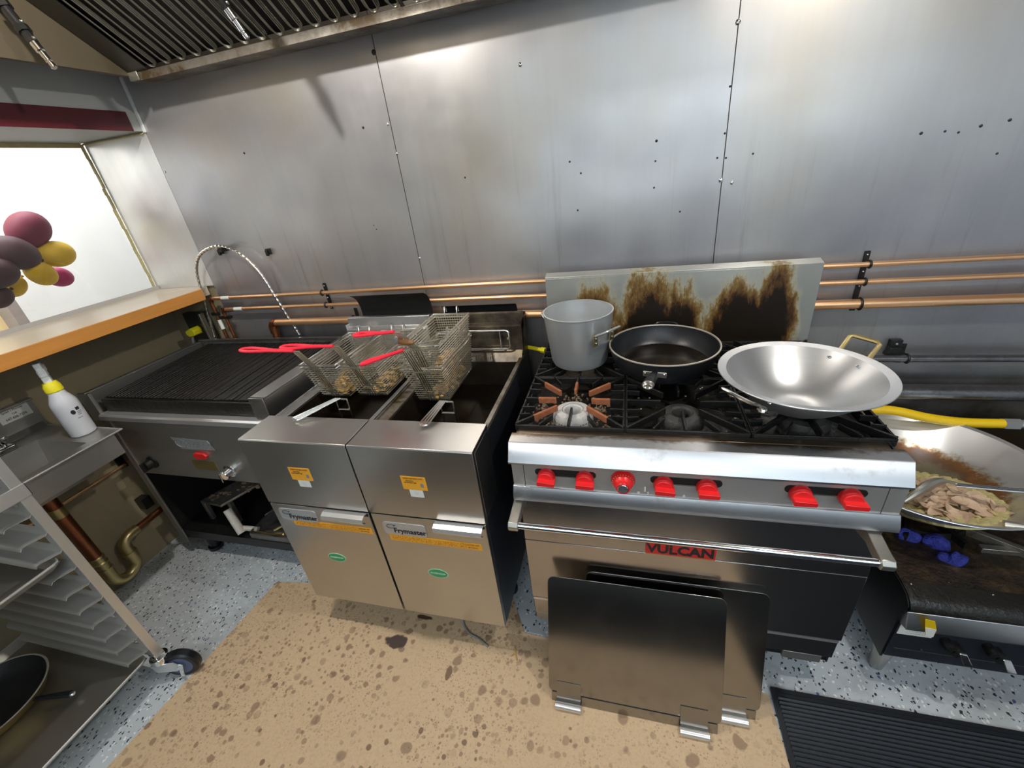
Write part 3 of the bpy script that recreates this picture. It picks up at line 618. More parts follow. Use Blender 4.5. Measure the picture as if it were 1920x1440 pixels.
for x in (X0 + .11, X1 - .1):
    for y in (-.56, -.12): obj('leg', G().cyl((x, y, 0.0), (x, y, .136), .024, 14).cyl((x, y, 0), (x, y, .02), .034, 14), 'tyre', cb)
# things lying on the charbroiler shelf
t = thing('burner_shield', 'crusted metal burner shield stored under the charbroiler', 'metal part', (-1.85, -.42, .156))
g = G().prism([(-2.05, -.52, .27), (-1.86, -.56, .30), (-1.62, -.28, .36), (-1.80, -.24, .33)], (0, 0, .012)).prism([(-2.05, -.52, .156), (-2.03, -.52, .156), (-2.03, -.50, .156), (-2.05, -.50, .156)], (0, 0, .115)).prism([(-1.88, -.52, .156), (-1.86, -.52, .156), (-1.86, -.50, .156), (-1.88, -.50, .156)], (0, 0, .145)).prism([(-1.66, -.32, .156), (-1.64, -.32, .156), (-1.64, -.30, .156), (-1.66, -.30, .156)], (0, 0, .20)).prism([(-1.82, -.27, .156), (-1.80, -.27, .156), (-1.80, -.25, .156), (-1.82, -.25, .156)], (0, 0, .18))
obj('shield', g, 'steel_grimy', t, bev=.002)
g = G()
for i in range(34):
    u, v = random.random(), random.random() ** 1.5; p = Vector((-2.03, -.51, .286)).lerp(Vector((-1.66, -.29, .366)), u) + Vector((.13, -.03, .012)) * v
    g.ball(p, (random.uniform(.008, .02), random.uniform(.006, .014), random.uniform(.004, .012)), 7, 5)
obj('crust', g, 'ash', t, kind='stuff')
t = obj('drain_pipe', G().tube([(-1.83, -.56, .290), (-1.80, -.575, .22), (-1.77, -.59, .175)], .020, 14, sq=.8).tube([(-1.80, -.575, .19), (-1.70, -.56, .178)], .012, 10), 'pvc', origin=(-1.8, -.58, .156), label='stubby pale pipe elbow lying on the shelf under the charbroiler', cat='pipe')
t = obj('tongs', G().tube([(-1.73, -.57, .168), (-1.60, -.575, .172), (-1.55, -.57, .175)], .008, 8).tube([(-1.62, -.55, .17), (-1.50, -.44, .20), (-1.44, -.40, .22)], .007, 8).ball((-1.545, -.57, .175), .012, 10, 8), 'brass', origin=(-1.6, -.57, .156), label='brass-coloured rods lying on the shelf under the charbroiler', cat='tool')
g = G()
for i in range(7): g.tube([(-1.70 + i * .006, -.50, .21 + i * .004), (-1.56 + i * .012, -.40 - i * .004, .26 + i * .003)], .0025, 5)
obj('wire_whisk', g.tube([(-1.54, -.39, .262), (-1.40, -.38, .25)], .009, 8).box(-1.71, -1.40, -.42, -.38, .156, .20), 'steel_dark', origin=(-1.6, -.45, .156), label='dark wire tool lying at the back under the charbroiler', cat='tool')
obj('grease_tray', G().box(-1.72, -1.27, -.60, -.15, .157, .162).box(-1.72, -1.27, -.6, -.592, .162, .19).box(-1.72, -1.712, -.6, -.15, .162, .19), 'steel_dark', origin=(-1.5, -.4, .157), label='dark shallow tray lying under the right half of the charbroiler', cat='tray')

# ================================================================== FRYERS
def fryer(x0, label, dirty):
    W = .3935; x1 = x0 + W; t = thing('deep_fryer', label, 'fryer', (x0 + W / 2, -.45, 0), 'floor fryers')
    S = 'steel'
    h = obj('header', G().px([(-.817, .656), (-.817, .916), (-.814, .92), (-.676, .92), (-.676, .905), (-.800, .905), (-.800, .656)], x0, x1).box(x0, x0 + .002, -.80, -.68, .656, .905).box(x1 - .002, x1, -.80, -.68, .656, .905), S, t, bev=.0012, label='brushed steel header box')
    d = obj('door', G().box(x0 + .002, x1 - .002, -.817, -.795, .158, .650), S, t, bev=.0015)
    prof = [(-.818, .652), (-.835, .656), (-.848, .650), (-.852, .640), (-.848, .630), (-.838, .626)]
    obj('handle', G().strip(prof, x0 + .232, x1 - .006, .002), 'steel_bright', d)
    obj('handle_recess', G().box(x0 + .232, x1 - .006, -.819, -.8165, .636, .653), 'soot_and_shade', d)
    bz = .606 if not dirty else .595
    bx = x0 + (.028 if not dirty else .034)
    b = obj('badge', G().py(rrect(bx, bx + .153, bz - .026, bz + .028, .012), -.8195, -.817), 'badge', d, bev=.0008)
    text('Frymaster', .0285, FRONT(bx + .094, -.8200, bz - .006), 'ink', b, bold=.0006, sx=.98)
    obj('logo', G().tube([(bx + .030 + .015 * math.cos(a), -.8200, bz + .011 + .008 * math.sin(a)) for a in [.4 + 5.2 * i / 14 for i in range(15)]], .0009, 5).tube([(bx + .040, -.82, bz + .013), (bx + .048, -.82, bz + .019)], .0011, 5), 'ink', b)
    lz = (.584, .552) if not dirty else (.568, .545)
    lx = (x0 + .068, x0 + .382) if not dirty else (x0 + .045, x0 + .365)
    z1a, z1b = lz
    l = obj('warning_label', G().prism([(lx[0], -.8172, z1a), (lx[1], -.8172, z1a), (lx[1] + .002, -.8172, z1a - .028), (lx[0] + .003, -.8172, z1a - .028)], (0, -.0008, 0)), 'orange_label', d, label='long orange warning label')
    obj('print', G().box(lx[0] + .010, lx[1] - .05, -.8183, -.818, z1a - .025, z1a - .004), 'orange_print', l)
    text('CAUTION  HOT', .010, FRONT(lx[1] - .028, -.8182, z1a - .009), 'ink_brown', l, sx=.6)
    text('SEE MANUAL', .007, FRONT(lx[1] - .028, -.8182, z1a - .020), 'ink_brown', l, sx=.8)
    gx = x0 + .189; gz = .410
    if dirty: gx = x0 + .186; gz = .400
    o = obj('oval_sticker', G().py([(gx + .037 * math.cos(a), gz + .0215 * math.sin(a)) for a in [2 * PI * i / 28 for i in range(28)]], -.8178, -.817), 'pale_green', d, label='green oval sticker')
    obj('sticker_face', G().py([(gx + .034 * math.cos(a), gz + .0190 * math.sin(a)) for a in [2 * PI * i / 28 for i in range(28)]], -.8182, -.8178), 'green_label', o)
    text('FOODSERVICE.COM', .0098, FRONT(gx, -.8184, gz), 'paper', o, sx=.62)
    sx = x0 + .150 if not dirty else x0 + .152
    k = obj('service_label', G().box(sx, sx + .080, -.8178, -.817, .770, .820), 'orange_label', h, label='orange service label')
    text('FIREMASTERS.COM', .0085, FRONT(sx + .040, -.8181, .813), 'ink_brown', k, sx=.9)
    text('Serviced by:\nCall 24 hours a day', .0065, FRONT(sx + .028, -.8181, .801), 'ink', k, sx=.8)
    obj('mark', G().box(sx + .060, sx + .070, -.8182, -.8178, .782, .796), 'ink_grey', k)
    k = obj('paper_tag', G().box(sx + .018, sx + .062, -.8178, -.817, .742, .769), 'paper', h, label='small white paper tag')
    text('- - - -\n- - -', .006, FRONT(sx + .04, -.8181, .757), 'ink_grey', k)
    # body
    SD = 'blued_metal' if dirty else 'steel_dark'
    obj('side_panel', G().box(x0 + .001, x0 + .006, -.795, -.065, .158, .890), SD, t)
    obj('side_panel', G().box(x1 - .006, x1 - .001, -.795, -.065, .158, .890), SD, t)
    obj('base', G().box(x0 + .01, x1 - .01, -.79, -.07, .150, .158), 'black_metal', t)
    for lx_ in (x0 + .06, x1 - .06):
        for ly in (-.56, -.10): obj('leg', G().cyl((lx_, ly, .02), (lx_, ly, .151), .02, 12).cyl((lx_, ly, 0), (lx_, ly, .02), .028, 12), 'tyre', t)
    # tank
    g = G().box(x0 + .001, x0 + .040, -.676, -.14, .893, .899).box(x1 - .016, x1 - .001, -.676, -.14, .893, .906).box(x0 + .001, x0 + .004, -.676, -.14, .899, .907)
    obj('tank_rim', g.box(x0 + .04, x1 - .016, -.676, -.655, .893, .899), 'steel_grimy' if dirty else 'steel_ledge', t, bev=.001)
    g = G().box(x0 + .040, x0 + .044, -.655, -.19, .70, .893).box(x1 - .020, x1 - .016, -.655, -.19, .70, .893).box(x0 + .044, x1 - .02, -.655, -.651, .70, .893).box(x0 + .044, x1 - .02, -.194, -.19, .70, .893).box(x0 + .04, x1 - .016, -.655, -.19, .69, .70)
    obj('tank', g, 'dark_tank', t)
    obj('cooking_oil', G().box(x0 + .0445, x1 - .0205, -.6505, -.1945, .701, .790), 'oil', t, label='dark cooking oil')
    bs = 'steel_burnt' if dirty else 'steel_ledge'
    obj('rear_shelf', G().px([(-.19, .893), (-.15, .935), (-.15, .93), (-.186, .885)], x0 + .004, x1 - .004), bs, t)
    obj('flue_box', G().px([(-.155, .925), (-.150, 1.030), (-.125, 1.036), (-.120, 1.074), (-.110, 1.078), (-.104, 1.076), (-.108, 1.02), (-.138, 1.01), (-.140, .925)], x0, x1).box(x0, x0 + .004, -.15, -.06, .89, 1.05).box(x1 - .004, x1, -.15, -.06, .89, 1.05).box(x0, x1, -.064, -.060, .89, 1.06), bs, t, bev=.001)
    obj('flue_opening', G().box(x0 + .01, x1 - .01, -.103, -.066, .95, 1.04), 'soot_and_shade', t)
    if not dirty:
        P = [(-.066, 1.045), (-.067, 1.09), (-.071, 1.118), (-.083, 1.145), (-.100, 1.160), (-.122, 1.172)]
        obj('flue_deflector', G().strip(P, x0 + .045, x1 - .004, .0015), 'soot_and_shade', t, label='black curved flue deflector')
    else:
        P = [(-.066, 1.045), (-.067, 1.075), (-.074, 1.092), (-.092, 1.103)]
        obj('flue_deflector', G().strip(P, x0 + .045, x1 - .03, .0015), 'soot_and_shade', t, label='black curved flue deflector')
    # hanger rod
    zr0, zr1, yr = .940, 1.018, -.168
    P = [(x0 + .03, yr, zr1), (x1 - .062, yr, zr1)] + [Vector((x1 - .062, yr, zr1 - .014)) + Vector((.014 * math.sin(a), 0, .014 * math.cos(a))) for a in (.5, 1.1, 1.57)] + [(x1 - .048, yr, zr0 + .014)] + [Vector((x1 - .062, yr, zr0 + .014)) + Vector((.014 * math.cos(a), 0, -.014 * math.sin(a))) for a in (.5, 1.1, 1.57)] + [(x0 + .03, yr, zr0)]
    obj('basket_hanger', G().tube(P, .0042, 8).cyl((x1 - .085, yr, zr0), (x1 - .085, yr, zr1), .0035, 8).cyl((x1 - .055, yr, .985), (x1 - .05, -.152, .985), .006, 8).cyl((x0 + .035, yr, zr0), (x0 + .035, yr, zr1), .004, 8), 'wire_bright', t)
    return t
f1 = fryer(-1.187, 'left steel floor fryer next to the charbroiler, with two baskets hanging side by side', False)
f2 = fryer(-.7885, 'right steel floor fryer beside the gap to the range, with greasy back and stacked baskets', True)
obj('power_cable', G().tube(smoothpath([(-.62, -.70, .10), (-.611, -.74, .02), (-.572, -.777, .012), (-.53, -.79, .010), (-.485, -.813, .010)], 6), .004, 8), 'ink_grey', origin=(-.55, -.77, .005), label='thin grey cable trailing onto the cardboard from under the right fryer', cat='cable')
def lifter(xa, xb, label, skew):
    t = thing('basket_support_handle', label, 'wire handle', ((xa + xb) / 2, -.65, .9), 'wire handles standing in the fryer tanks')
    g = G()
    for i in range(4):
        o = i * .011
        g.tube([(xa + o * .9, -.700 - o * .3, .930), (xa + skew + o * .55, -.600, .950), (xa + skew + o * .55, -.594, .942)], .0028, 6)
    g.tube(arc((xa + .0165, -.700, .930), .0165, PI, 2 * PI, 8, (1, 0, 0), (0, .7, 0)), .0028, 6)
    obj('handle_rods', g, 'wire_bright', t)
    x0 = xa + skew - .004; x1 = x0 + .045
    obj('down_rods', G().tube([(x0, -.598, .946), (x0 + .002, -.60, .90), (x0 + .004, -.60, .80)], .003, 6).tube([(x1, -.598, .946), (x1 + .002, -.60, .90), (x1 + .004, -.60, .80)], .003, 6).tube([(x0, -.598, .946), (x1, -.598, .946)], .003, 6).tube([(x0, -.6, .905), (x1, -.6, .905)], .003, 6), 'wire_bright', t)
lifter(-1.065, -.88, 'bent wire handle standing in the tank of the left fryer', .105)
lifter(-.600, -.5, 'bent wire handle standing in the tank of the right fryer, over its steel top', .030)

# ------------------------------------------------------------------ fry baskets
def basket_parts(t, cx, yb, yf, zt, w=.150, wb=.118, h=.150, handle=None):
    nx, nz, ny = 15, 15, 26
    xa, xb = cx - w / 2, cx + w / 2; xc, xd = cx - wb / 2, cx + wb / 2; yf2 = yf + .045; yb2 = yb - .012; zb = zt - h
    fr = G().tube([(xa, yf, zt), (xb, yf, zt), (xb, yb, zt), (xa, yb, zt)], .0032, 6, True)
    fr.tube([(xa - .001, yf - .002, zt - .012), (xb + .001, yf - .002, zt - .012), (xb + .001, yb + .002, zt - .012), (xa - .001, yb + .002, zt - .012)], .0026, 6, True)
    fr.tube([(xc, yf2, zb), (xd, yf2, zb), (xd, yb2, zb), (xc, yb2, zb)], .003, 6, True)
    obj('rim_frame', fr, 'wire_bright', t)
    g = G(); L = lambda a, b, u: a + (b - a) * u
    for k in range(nz + 1):
        u = k / nz; z = L(zt - .004, zb, u); a, b, c, d = L(xa, xc, u), L(xb, xd, u), L(yf, yf2, u), L(yb, yb2, u)
        g.tube([(a, c, z), (b, c, z), (b, d, z), (a, d, z)], .0017, 4, True)
    for k in range(1, nx):
        u = k / nx; g.tube([(L(xa, xb, u), yb, zt), (L(xc, xd, u), yb2, zb), (L(xc, xd, u), yf2, zb), (L(xa, xb, u), yf, zt)], .0008, 4)
    for k in range(1, ny):
        u = k / ny; g.tube([(xa, L(yf, yb, u), zt), (xc, L(yf2, yb2, u), zb), (xd, L(yf2, yb2, u), zb), (xb, L(yf, yb, u), zt)], .0008, 4)
    obj('wire_mesh', g, 'wire', t, kind='stuff')
    # hooks on the back rim
    for s in (-.026, .026):
        x = cx + s
        obj('hook', G().tube(smoothpath([(x, yb, zt - .01), (x, yb + .004, zt + .012), (x, yb + .012, zt + .026), (x, yb + .022, zt + .018), (x, yb + .024, zt + .002)], 4), .0028, 6), 'wire_bright', t)
    if handle:
        (hx, hy, hz), (ex, ey, ez) = handle   # top of the stem, end of the grip
        g = G()
        for i in range(4):
            o = (i - 1.5) * .0085
            g.tube([(cx + o * 1.2, yf2 + .0, zb - .002), (cx + o - .004, yf - .006, zt - .01), (hx + o, hy, hz)], .0024, 6)
        g.box(cx - .019, cx + .019, yf - .008, yf - .004, zt - .016, zt - .010).box(cx - .016, cx + .016, yf + .022, yf + .026, zb + .030, zb + .036)
        g.tube([(hx - .013, hy, hz), (hx + .013, hy, hz)], .003, 6)
        obj('handle_stem', g, 'wire', t)
        a = Vector((hx - .008, hy, hz + .002)); b = Vector((ex, ey, ez)); d = (b - a); n = Vector((-d.y, d.x, 0)).normalized(); m_ = a + d * .42
        path = [a, m_ + n * .004, a + d * .60 + n * .010, a + d * .82 + n * .015, b + n * .010 - d * .02, b + d * .01, b - n * .010 - d * .02, a + d * .82 - n * .015, a + d * .60 - n * .010, m_ - n * .004, a]
        obj('grip', G().tube(smoothpath(path, 4), .0062, 8, sq=.9), 'red_handle', t, label='red plastic-dipped grip')
def basket(cx, yb, yf, zt, handle, label):
    t = thing('fry_basket', label, 'basket', (cx, (yb + yf) / 2, zt - .15), 'wire fry baskets'); basket_parts(t, cx, yb, yf, zt, handle=handle); return t
b1 = basket(-1.070, -.195, -.515, 1.034, ((-1.075, -.575, 1.115), (-1.335, -.545, 1.112)), 'leftmost wire fry basket on the left fryer, holding golden scraps')
b2 = basket(-.915, -.190, -.505, 1.036, ((-.925, -.560, 1.125), (-1.155, -.545, 1.120)), 'second wire fry basket from the left, hanging over the left fryer')
b4 = basket(-.668, -.190, -.505, 1.020, ((-.672, -.560, 1.108), (-.845, -.560, 1.062)), 'lower wire fry basket of the pair stacked on the right fryer')
b3 = basket(-.668, -.180, -.490, 1.098, ((-.700, -.540, 1.162), (-.868, -.520, 1.150)), 'upper wire fry basket stacked on another over the right fryer')
def scraps(c, r, n, label):
    g = G()
    for i in range(n):
        a = random.uniform(0, 2 * PI); q = random.random() ** .6
        g.ball((c[0] + r[0] * q * math.cos(a), c[1] + r[1] * q * math.sin(a), c[2] + r[2] * random.random() * (1 - q * .6)), (random.uniform(.005, .013), random.uniform(.004, .01), random.uniform(.003, .008)), 7, 5)
    return obj('fried_scraps', g, 'fried', origin=(c[0], c[1], c[2]), label=label, cat='food', kind='stuff')
scraps((-1.030, -.41, .900), (.038, .075, .085), 330, 'golden fried scraps in the leftmost fry basket')
scraps((-.90, -.36, .895), (.04, .11, .03), 60, 'brown fried crumbs in the second fry basket')
scraps((-.64, -.36, .885), (.035, .12, .05), 110, 'golden crumbs in the lower stacked basket')
scraps((-.64, -.37, .965), (.035, .10, .05), 90, 'golden crumbs in the upper stacked basket')
t = thing('skewer_tool', 'tool with a round-ended wooden handle resting on the upper stacked basket', 'tool', (-.66, -.53, 1.12))
a, b, c, d = Vector((-.724, -.515, 1.128)), Vector((-.675, -.525, 1.122)), Vector((-.640, -.528, 1.116)), Vector((-.585, -.45, 1.104))
obj('wooden_handle', G().lathe([(0, 0), (.012, .0005), (.0135, .003), (.0135, .028), (.011, .045), (.005, .066), (0, .068)], a, 16, c - a), 'wood_handle', t)
obj('end_cap', G().lathe([(0, -.002), (.012, -.0015), (.0136, .002), (.0139, .014), (.013, .016)], a, 16, c - a), 'ink_grey', t, label='grey round end cap')
obj('rod', G().tube([c - (c - a).normalized() * .005, d, (-.62, -.33, 1.10)], .0022, 6), 'wire_bright', t)

# ================================================================== RANGE
RX0, RX1 = -.305, .615
rg = thing('gas_range', 'wide six-burner steel gas range with red knobs and oven, right of the fryers', 'range', (0, 0, 0))
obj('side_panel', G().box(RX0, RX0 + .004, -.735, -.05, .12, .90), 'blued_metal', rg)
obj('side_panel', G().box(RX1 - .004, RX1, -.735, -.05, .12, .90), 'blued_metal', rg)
obj('back_panel', G().box(RX0, RX1, -.055, -.05, .12, .90), 'black_metal', rg)
obj('oven_bottom', G().box(RX0 + .004, RX1 - .004, -.73, -.055, .12, .14), 'black_metal', rg)
dr = obj('oven_door', G().box(RX0 + .001, RX1 + .008, -.745, -.725, .247, .527), 'steel_door', rg, bev=.0015)
obj('door_top', G().px([(-.745, .529), (-.727, .735), (-.705, .735), (-.723, .529)], RX0 + .001, RX1 + .008), 'steel_door', dr, bev=.0012)
obj('kick_panel', G().box(RX0 + .002, RX1 + .006, -.738, -.720, .150, .236), 'steel_door', rg, bev=.001)
obj('kick_edge', G().box(RX0 + .002, RX1 + .006, -.7395, -.7375, .226, .237), 'steel_bright', rg)
obj('kick_gap', G().box(RX0 + .004, RX1, -.733, -.722, .232, .25), 'soot_and_shade', rg)
obj('lower_trim', G().box(.49, RX1 - .02, -.738, -.72, .115, .150).box(RX0 + .004, -.2, -.738, -.72, .115, .15), 'steel_sink', rg, bev=.001)
obj('gap_strip', G().box(RX0 + .004, RX1, -.735, -.70, .733, .779), 'soot_and_shade', rg)
obj('lower_rail', G().px([(-.735, .7790), (-.7765, .7790), (-.7895, .7520), (-.7905, .738), (-.786, .736), (-.735, .736)], RX0 - .001, RX1 + .001), 'steel_ledge', rg, bev=.001)
obj('control_panel', G().box(RX0 + .036, RX1 - .038, -.772, -.730, .776, .880), 'steel_switch', rg)
obj('panel_end', G().box(RX0 + .001, RX0 + .034, -.772, -.730, .776, .880), 'steel_switch', rg); obj('panel_end', G().box(RX1 - .036, RX1 - .001, -.772, -.730, .776, .880), 'steel_switch', rg)
obj('front_ledge', G().px([(-.722, .9255), (-.7645, .9255), (-.767, .9235), (-.7935, .876), (-.7930, .870), (-.788, .868), (-.7635, .920), (-.722, .92)], RX0 - .001, RX1 - .006).px([(-.722, .922), (-.765, .922), (-.791, .874), (-.788, .869), (-.722, .869)], RX0 - .001, RX0 + .001).px([(-.722, .922), (-.765, .922), (-.791, .874), (-.788, .869), (-.722, .869)], RX1 - .008, RX1 - .006).px([(-.722, .9255), (-.700, .9255), (-.698, .90), (-.722, .90)], RX0 + .014, RX1 - .03), 'steel_ledge_stained', rg, bev=.0012, label='bright bullnose ledge stained brown along its back edge')
def slot(xa, xb):
    obj('knob_slot', G().py(rrect(xa, xb, .822, .844, .010), -.7734, -.772), 'soot_and_shade', rg)
    obj('slot_lip', G().box(xa + .02, xb - .02, -.7738, -.7725, .8195, .8225), 'wire_bright', rg)
slot(-.238, -.072); slot(.066, .236); slot(.372, .540)
ZK = .823
def knob(x, rot):
    z = ZK
    g = G().lathe([(.0245, 0), (.0245, .010), (.0235, .014), (.0215, .016), (0, .016)], (0, 0, 0), 28)
    g.pz([(-.0215, -.0085), (-.020, -.010), (.0255, -.0075), (.027, 0), (.0255, .0045), (-.020, .0045), (-.0215, .003)], .014, .038)
    g.pz([(.0215 * math.cos(a), .0215 * math.sin(a) ) for a in [PI * .03 + PI * .94 * i / 14 for i in range(15)]], .015, .022)
    M = Matrix.Translation((x, -.773, z)) @ Matrix.Scale(1.0, 4) @ Matrix.Rotation(PI / 2, 4, 'X') @ Matrix.Rotation(rot, 4, 'Z')
    return obj('knob', g.xf(M), 'red_plastic', rg, bev=.0012)
for x, r in ((-.206, -.10), (-.102, -.05), (.098, -.08), (.200, -.03), (.405, -.03), (.506, -.03)): knob(x, r)
k = obj('thermostat_dial', G().lathe([(.031, 0), (.031, .004), (.0295, .009), (.022, .024), (.0185, .028), (.0180, .034), (.0165, .037), (.0145, .037), (.0145, .035), (0, .035)], (-.002, -.773, .826), 36, (0, -1, 0)), 'red_plastic', rg, label='round red oven dial')
obj('dial_cap', G().lathe([(.0135, 0), (.0135, .001), (.012, .002), (0, .002)], (-.002, -.809, .826), 24, (0, -1, 0)), 'chrome', k, label='silver centre cap')
g = G()
for i in range(19):
    a = -2.3 + 4.6 * i / 18 + PI / 2; r = .0275
    g.box(-.0006, .0006, -.0016, .0016, 0, .0006) if False else g.ball((-.002 + r * math.cos(a), -.773 - .0145, .826 + r * math.sin(a)), (.0010, .001, .0010), 5, 4)
obj('dial_marks', g, 'cream', k, kind='stuff')
obj('scratched_mark', G().box(.052, .056, -.7728, -.772, .790, .806).box(.060, .064, -.7728, -.772, .781, .790).box(.148, .153, -.7728, -.772, .781, .789).box(.035, .041, -.7728, -.772, .782, .788), 'paper', rg)
hb = obj('handle_bar', G().cyl((-.285, -.852, .704), (.565, -.852, .704), .0095, 20), 'chrome', dr, label='polished tubular handle bar')
for x in (-.295, .572):
    P = [(-.735, .793), (-.755, .782), (-.785, .760), (-.820, .735), (-.848, .718), (-.865, .712), (-.868, .696), (-.852, .690), (-.836, .694), (-.810, .712), (-.775, .735), (-.745, .748), (-.735, .742)]
    P = [(-.745, .735), (-.790, .728), (-.838, .720), (-.858, .719), (-.867, .708), (-.864, .693), (-.850, .688), (-.835, .691), (-.790, .700), (-.745, .690)]
    obj('handle_bracket', G().px(P, x - .014, x + .014), 'pan_metal', dr, bev=.002)
vp = obj('brand_plate', G().box(.064, .254, -.7485, -.745, .530, .577), 'enamel_red', dr, bev=.0008, label='red enamel brand plate')
text('VULCAN', .047, FRONT(.159, -.7490, .553), 'ink', vp, bold=.0018, sx=.98)
obj('plate_border', G().box(.064, .254, -.7492, -.7485, .530, .5325), 'brass', vp)
# backguard
obj('backguard', G().box(RX0 + .006, RX1 + .004, -.084, -.080, .895, 1.190).px([(-.084, 1.190), (-.084, 1.195), (-.078, 1.197), (-.045, 1.204), (-.045, 1.200), (-.076, 1.192), (-.076, 1.186)], RX0 + .006, RX1 + .004).box(RX0 + .006, RX0 + .009, -.08, -.062, .90, 1.19).box(RX1 + .001, RX1 + .004, -.08, -.062, .90, 1.19), 'burnt_steel', rg, bev=.0008, label='steel backguard with burnt brown and black grease plumes')
obj('rear_ledge', G().box(RX0 + .004, RX1 - .004, -.115, -.082, .90, .925), 'black_grease', rg, bev=.002)
obj('drip_deck', G().box(RX0 + .004, RX1 - .006, -.70, -.11, .862, .872), 'black_grease', rg)
# burners and grates
def burner(cx, cy, m, lab=None):
    z = .874
    g = G().lathe([(.056, 0), (.061, .016), (.059, .034), (.050, .046), (.033, .050), (.025, .046), (.022, .032), (.023, .014), (.023, .0)], (cx, cy, z), 36)
    b = obj('burner_head', g, m, rg, label=lab)
    h = G()
    for i in range(40):
        a = 2 * PI * i / 40
        h.ball((cx + .0605 * math.cos(a), cy + .0605 * math.sin(a), z + .026), .0016, 5, 4)
        h.ball((cx + .0315 * math.cos(a), cy + .0315 * math.sin(a), z + .0492), (.0016, .0016, .001), 5, 4)
    obj('burner_ports', h, 'soot_and_shade', b, kind='stuff')
    obj('burner_arm', G().cyl((cx, cy, z + .002), (cx, cy - .12 if cy < -.4 else cy + .1, z + .002), .012, 10), 'black_iron', rg)
def bar(g, a, b, wd, h0, h1, z):
    a = Vector(a); b = Vector(b); d = (b - a).normalized(); n = Vector((-d.y, d.x)) * wd / 2
    return g.prism([(a.x - n.x, a.y - n.y, z - h0), (b.x - n.x, b.y - n.y, z - h1), (b.x + n.x, b.y + n.y, z - h1), (a.x + n.x, a.y + n.y, z - h0)], (0, 0, 1)) if False else g.add(
        [(a.x - n.x, a.y - n.y, z - h0), (b.x - n.x, b.y - n.y, z - h1), (b.x + n.x, b.y + n.y, z - h1), (a.x + n.x, a.y + n.y, z - h0), (a.x - n.x, a.y - n.y, z), (b.x - n.x, b.y - n.y, z), (b.x + n.x, b.y + n.y, z), (a.x + n.x, a.y + n.y, z)],
        [(0, 3, 2, 1), (4, 5, 6, 7), (0, 1, 5, 4), (1, 2, 6, 5), (2, 3, 7, 6), (3, 0, 4, 7)])
def grate(x0, x1, y0, y1, rust=()):
    z = .942; g = G(); cx, cy = (x0 + x1) / 2, (y0 + y1) / 2; x0 += .004; x1 -= .004; y0 += .003; y1 -= .003
    for a, b in (((x0, y0), (x1, y0)), ((x0, y1), (x1, y1)), ((x0, y0), (x0, y1)), ((x1, y0), (x1, y1))): bar(g, a, b, .006, .020, .020, z - .006)
    gr = obj('grate', g, 'black_iron', rg, bev=.001)
    hx, hy = (x1 - x0) / 2, (y1 - y0) / 2; k = 0
    dirs = [(-1, -1), (0, -1), (1, -1), (1, 0), (1, 1), (0, 1), (-1, 1), (-1, 0)]
    for i, (sx, sy) in enumerate(dirs):
        a = (cx + sx * hx, cy + sy * hy); q = .30 if sx and sy else .36
        b = (cx + sx * hx * q, cy + sy * hy * q)
        if i in rust:
            mid = tuple(a[j] + (b[j] - a[j]) * .42 for j in (0, 1))
            g2 = G(); bar(g2, mid, b, .0080, .020, .018, z + .0005); obj('rusted_finger', g2, 'rust_iron', gr, bev=.001, label='orange-rusted grate finger')
            b = mid
        g2 = G(); bar(g2, a, b, .0065, .020, .020, z); obj('finger', g2, 'black_iron', gr, bev=.001)
    g2 = G()
    for s in (-1, 1):
        for o in (-.095, -.055, .055, .095):
            bar(g2, (cx + s * hx, cy + o), (cx + s * (hx - .046 + abs(o) * .15), cy + o * .96), .0045, .018, .016, z)
        for o in (-.05, .05):
            bar(g2, (cx + o * 1.6, cy + s * hy), (cx + o, cy + s * (hy - .05)), .0045, .018, .016, z)
    obj('short_fingers', g2, 'black_iron', gr, bev=.0008, kind='stuff')
XS = [-.303, .0015, .305, .608]; YS = [(-.700, -.405), (-.402, -.112)]
for j in range(3):
    for i, (ya, yb) in enumerate(YS):
        grate(XS[j], XS[j + 1], ya, yb, (0, 2, 3, 4, 5, 6, 7) if (i == 0 and j == 0) else ((4,) if (i == 1 and j == 0) else ()))
        burner((XS[j] + XS[j + 1]) / 2, (ya + yb) / 2 - (.032 if i == 0 else 0), 'burner_white' if (i == 0 and j == 0) else ('ash' if i == 1 and j == 0 else 'burner_dark'), 'pale grey ceramic-looking burner ring' if (i == 0 and j == 0) else None)
g = G()
for i in range(260):
    a = random.uniform(0, 2 * PI); r = random.uniform(.075, .135)
    g.ball((-.151 + r * math.cos(a), -.555 + r * .95 * math.sin(a), .875 + random.uniform(0, .012)), (random.uniform(.002, .007), random.uniform(.002, .006), random.uniform(.002, .005)), 6, 4)
obj('charred_crumbs', g, 'ash', rg, kind='stuff')
g = G()
for i in range(60): g.ball((random.uniform(0, .58), random.uniform(-.69, -.2), .874), (random.uniform(.001, .005), random.uniform(.001, .004), .002), 5, 4)
obj('charred_crumbs', g, 'crumb', rg, kind='stuff')
for x, y in ((-.26, -.62), (.57, -.62), (-.26, -.15), (.57, -.15)):
    obj('leg', G().cyl((x, y, .0), (x, y, .121), .019, 14).cyl((x, y, 0), (x, y, .05), .026, 14), 'black_metal', rg)
obj('leg_plate', G().box(.455, .53, -.70, -.62, .07, .12), 'black_metal', rg, bev=.003)
t = obj('connector_nut', G().cyl((-.335, -.10, .905), (-.315, -.11, .905), .012, 6).cyl((-.40, -.07, .905), (-.335, -.10, .905), .0085, 10), 'yellow_bright', origin=(-.34, -.1, .9), label='short yellow gas hose end between the right fryer and the range', cat='hose')

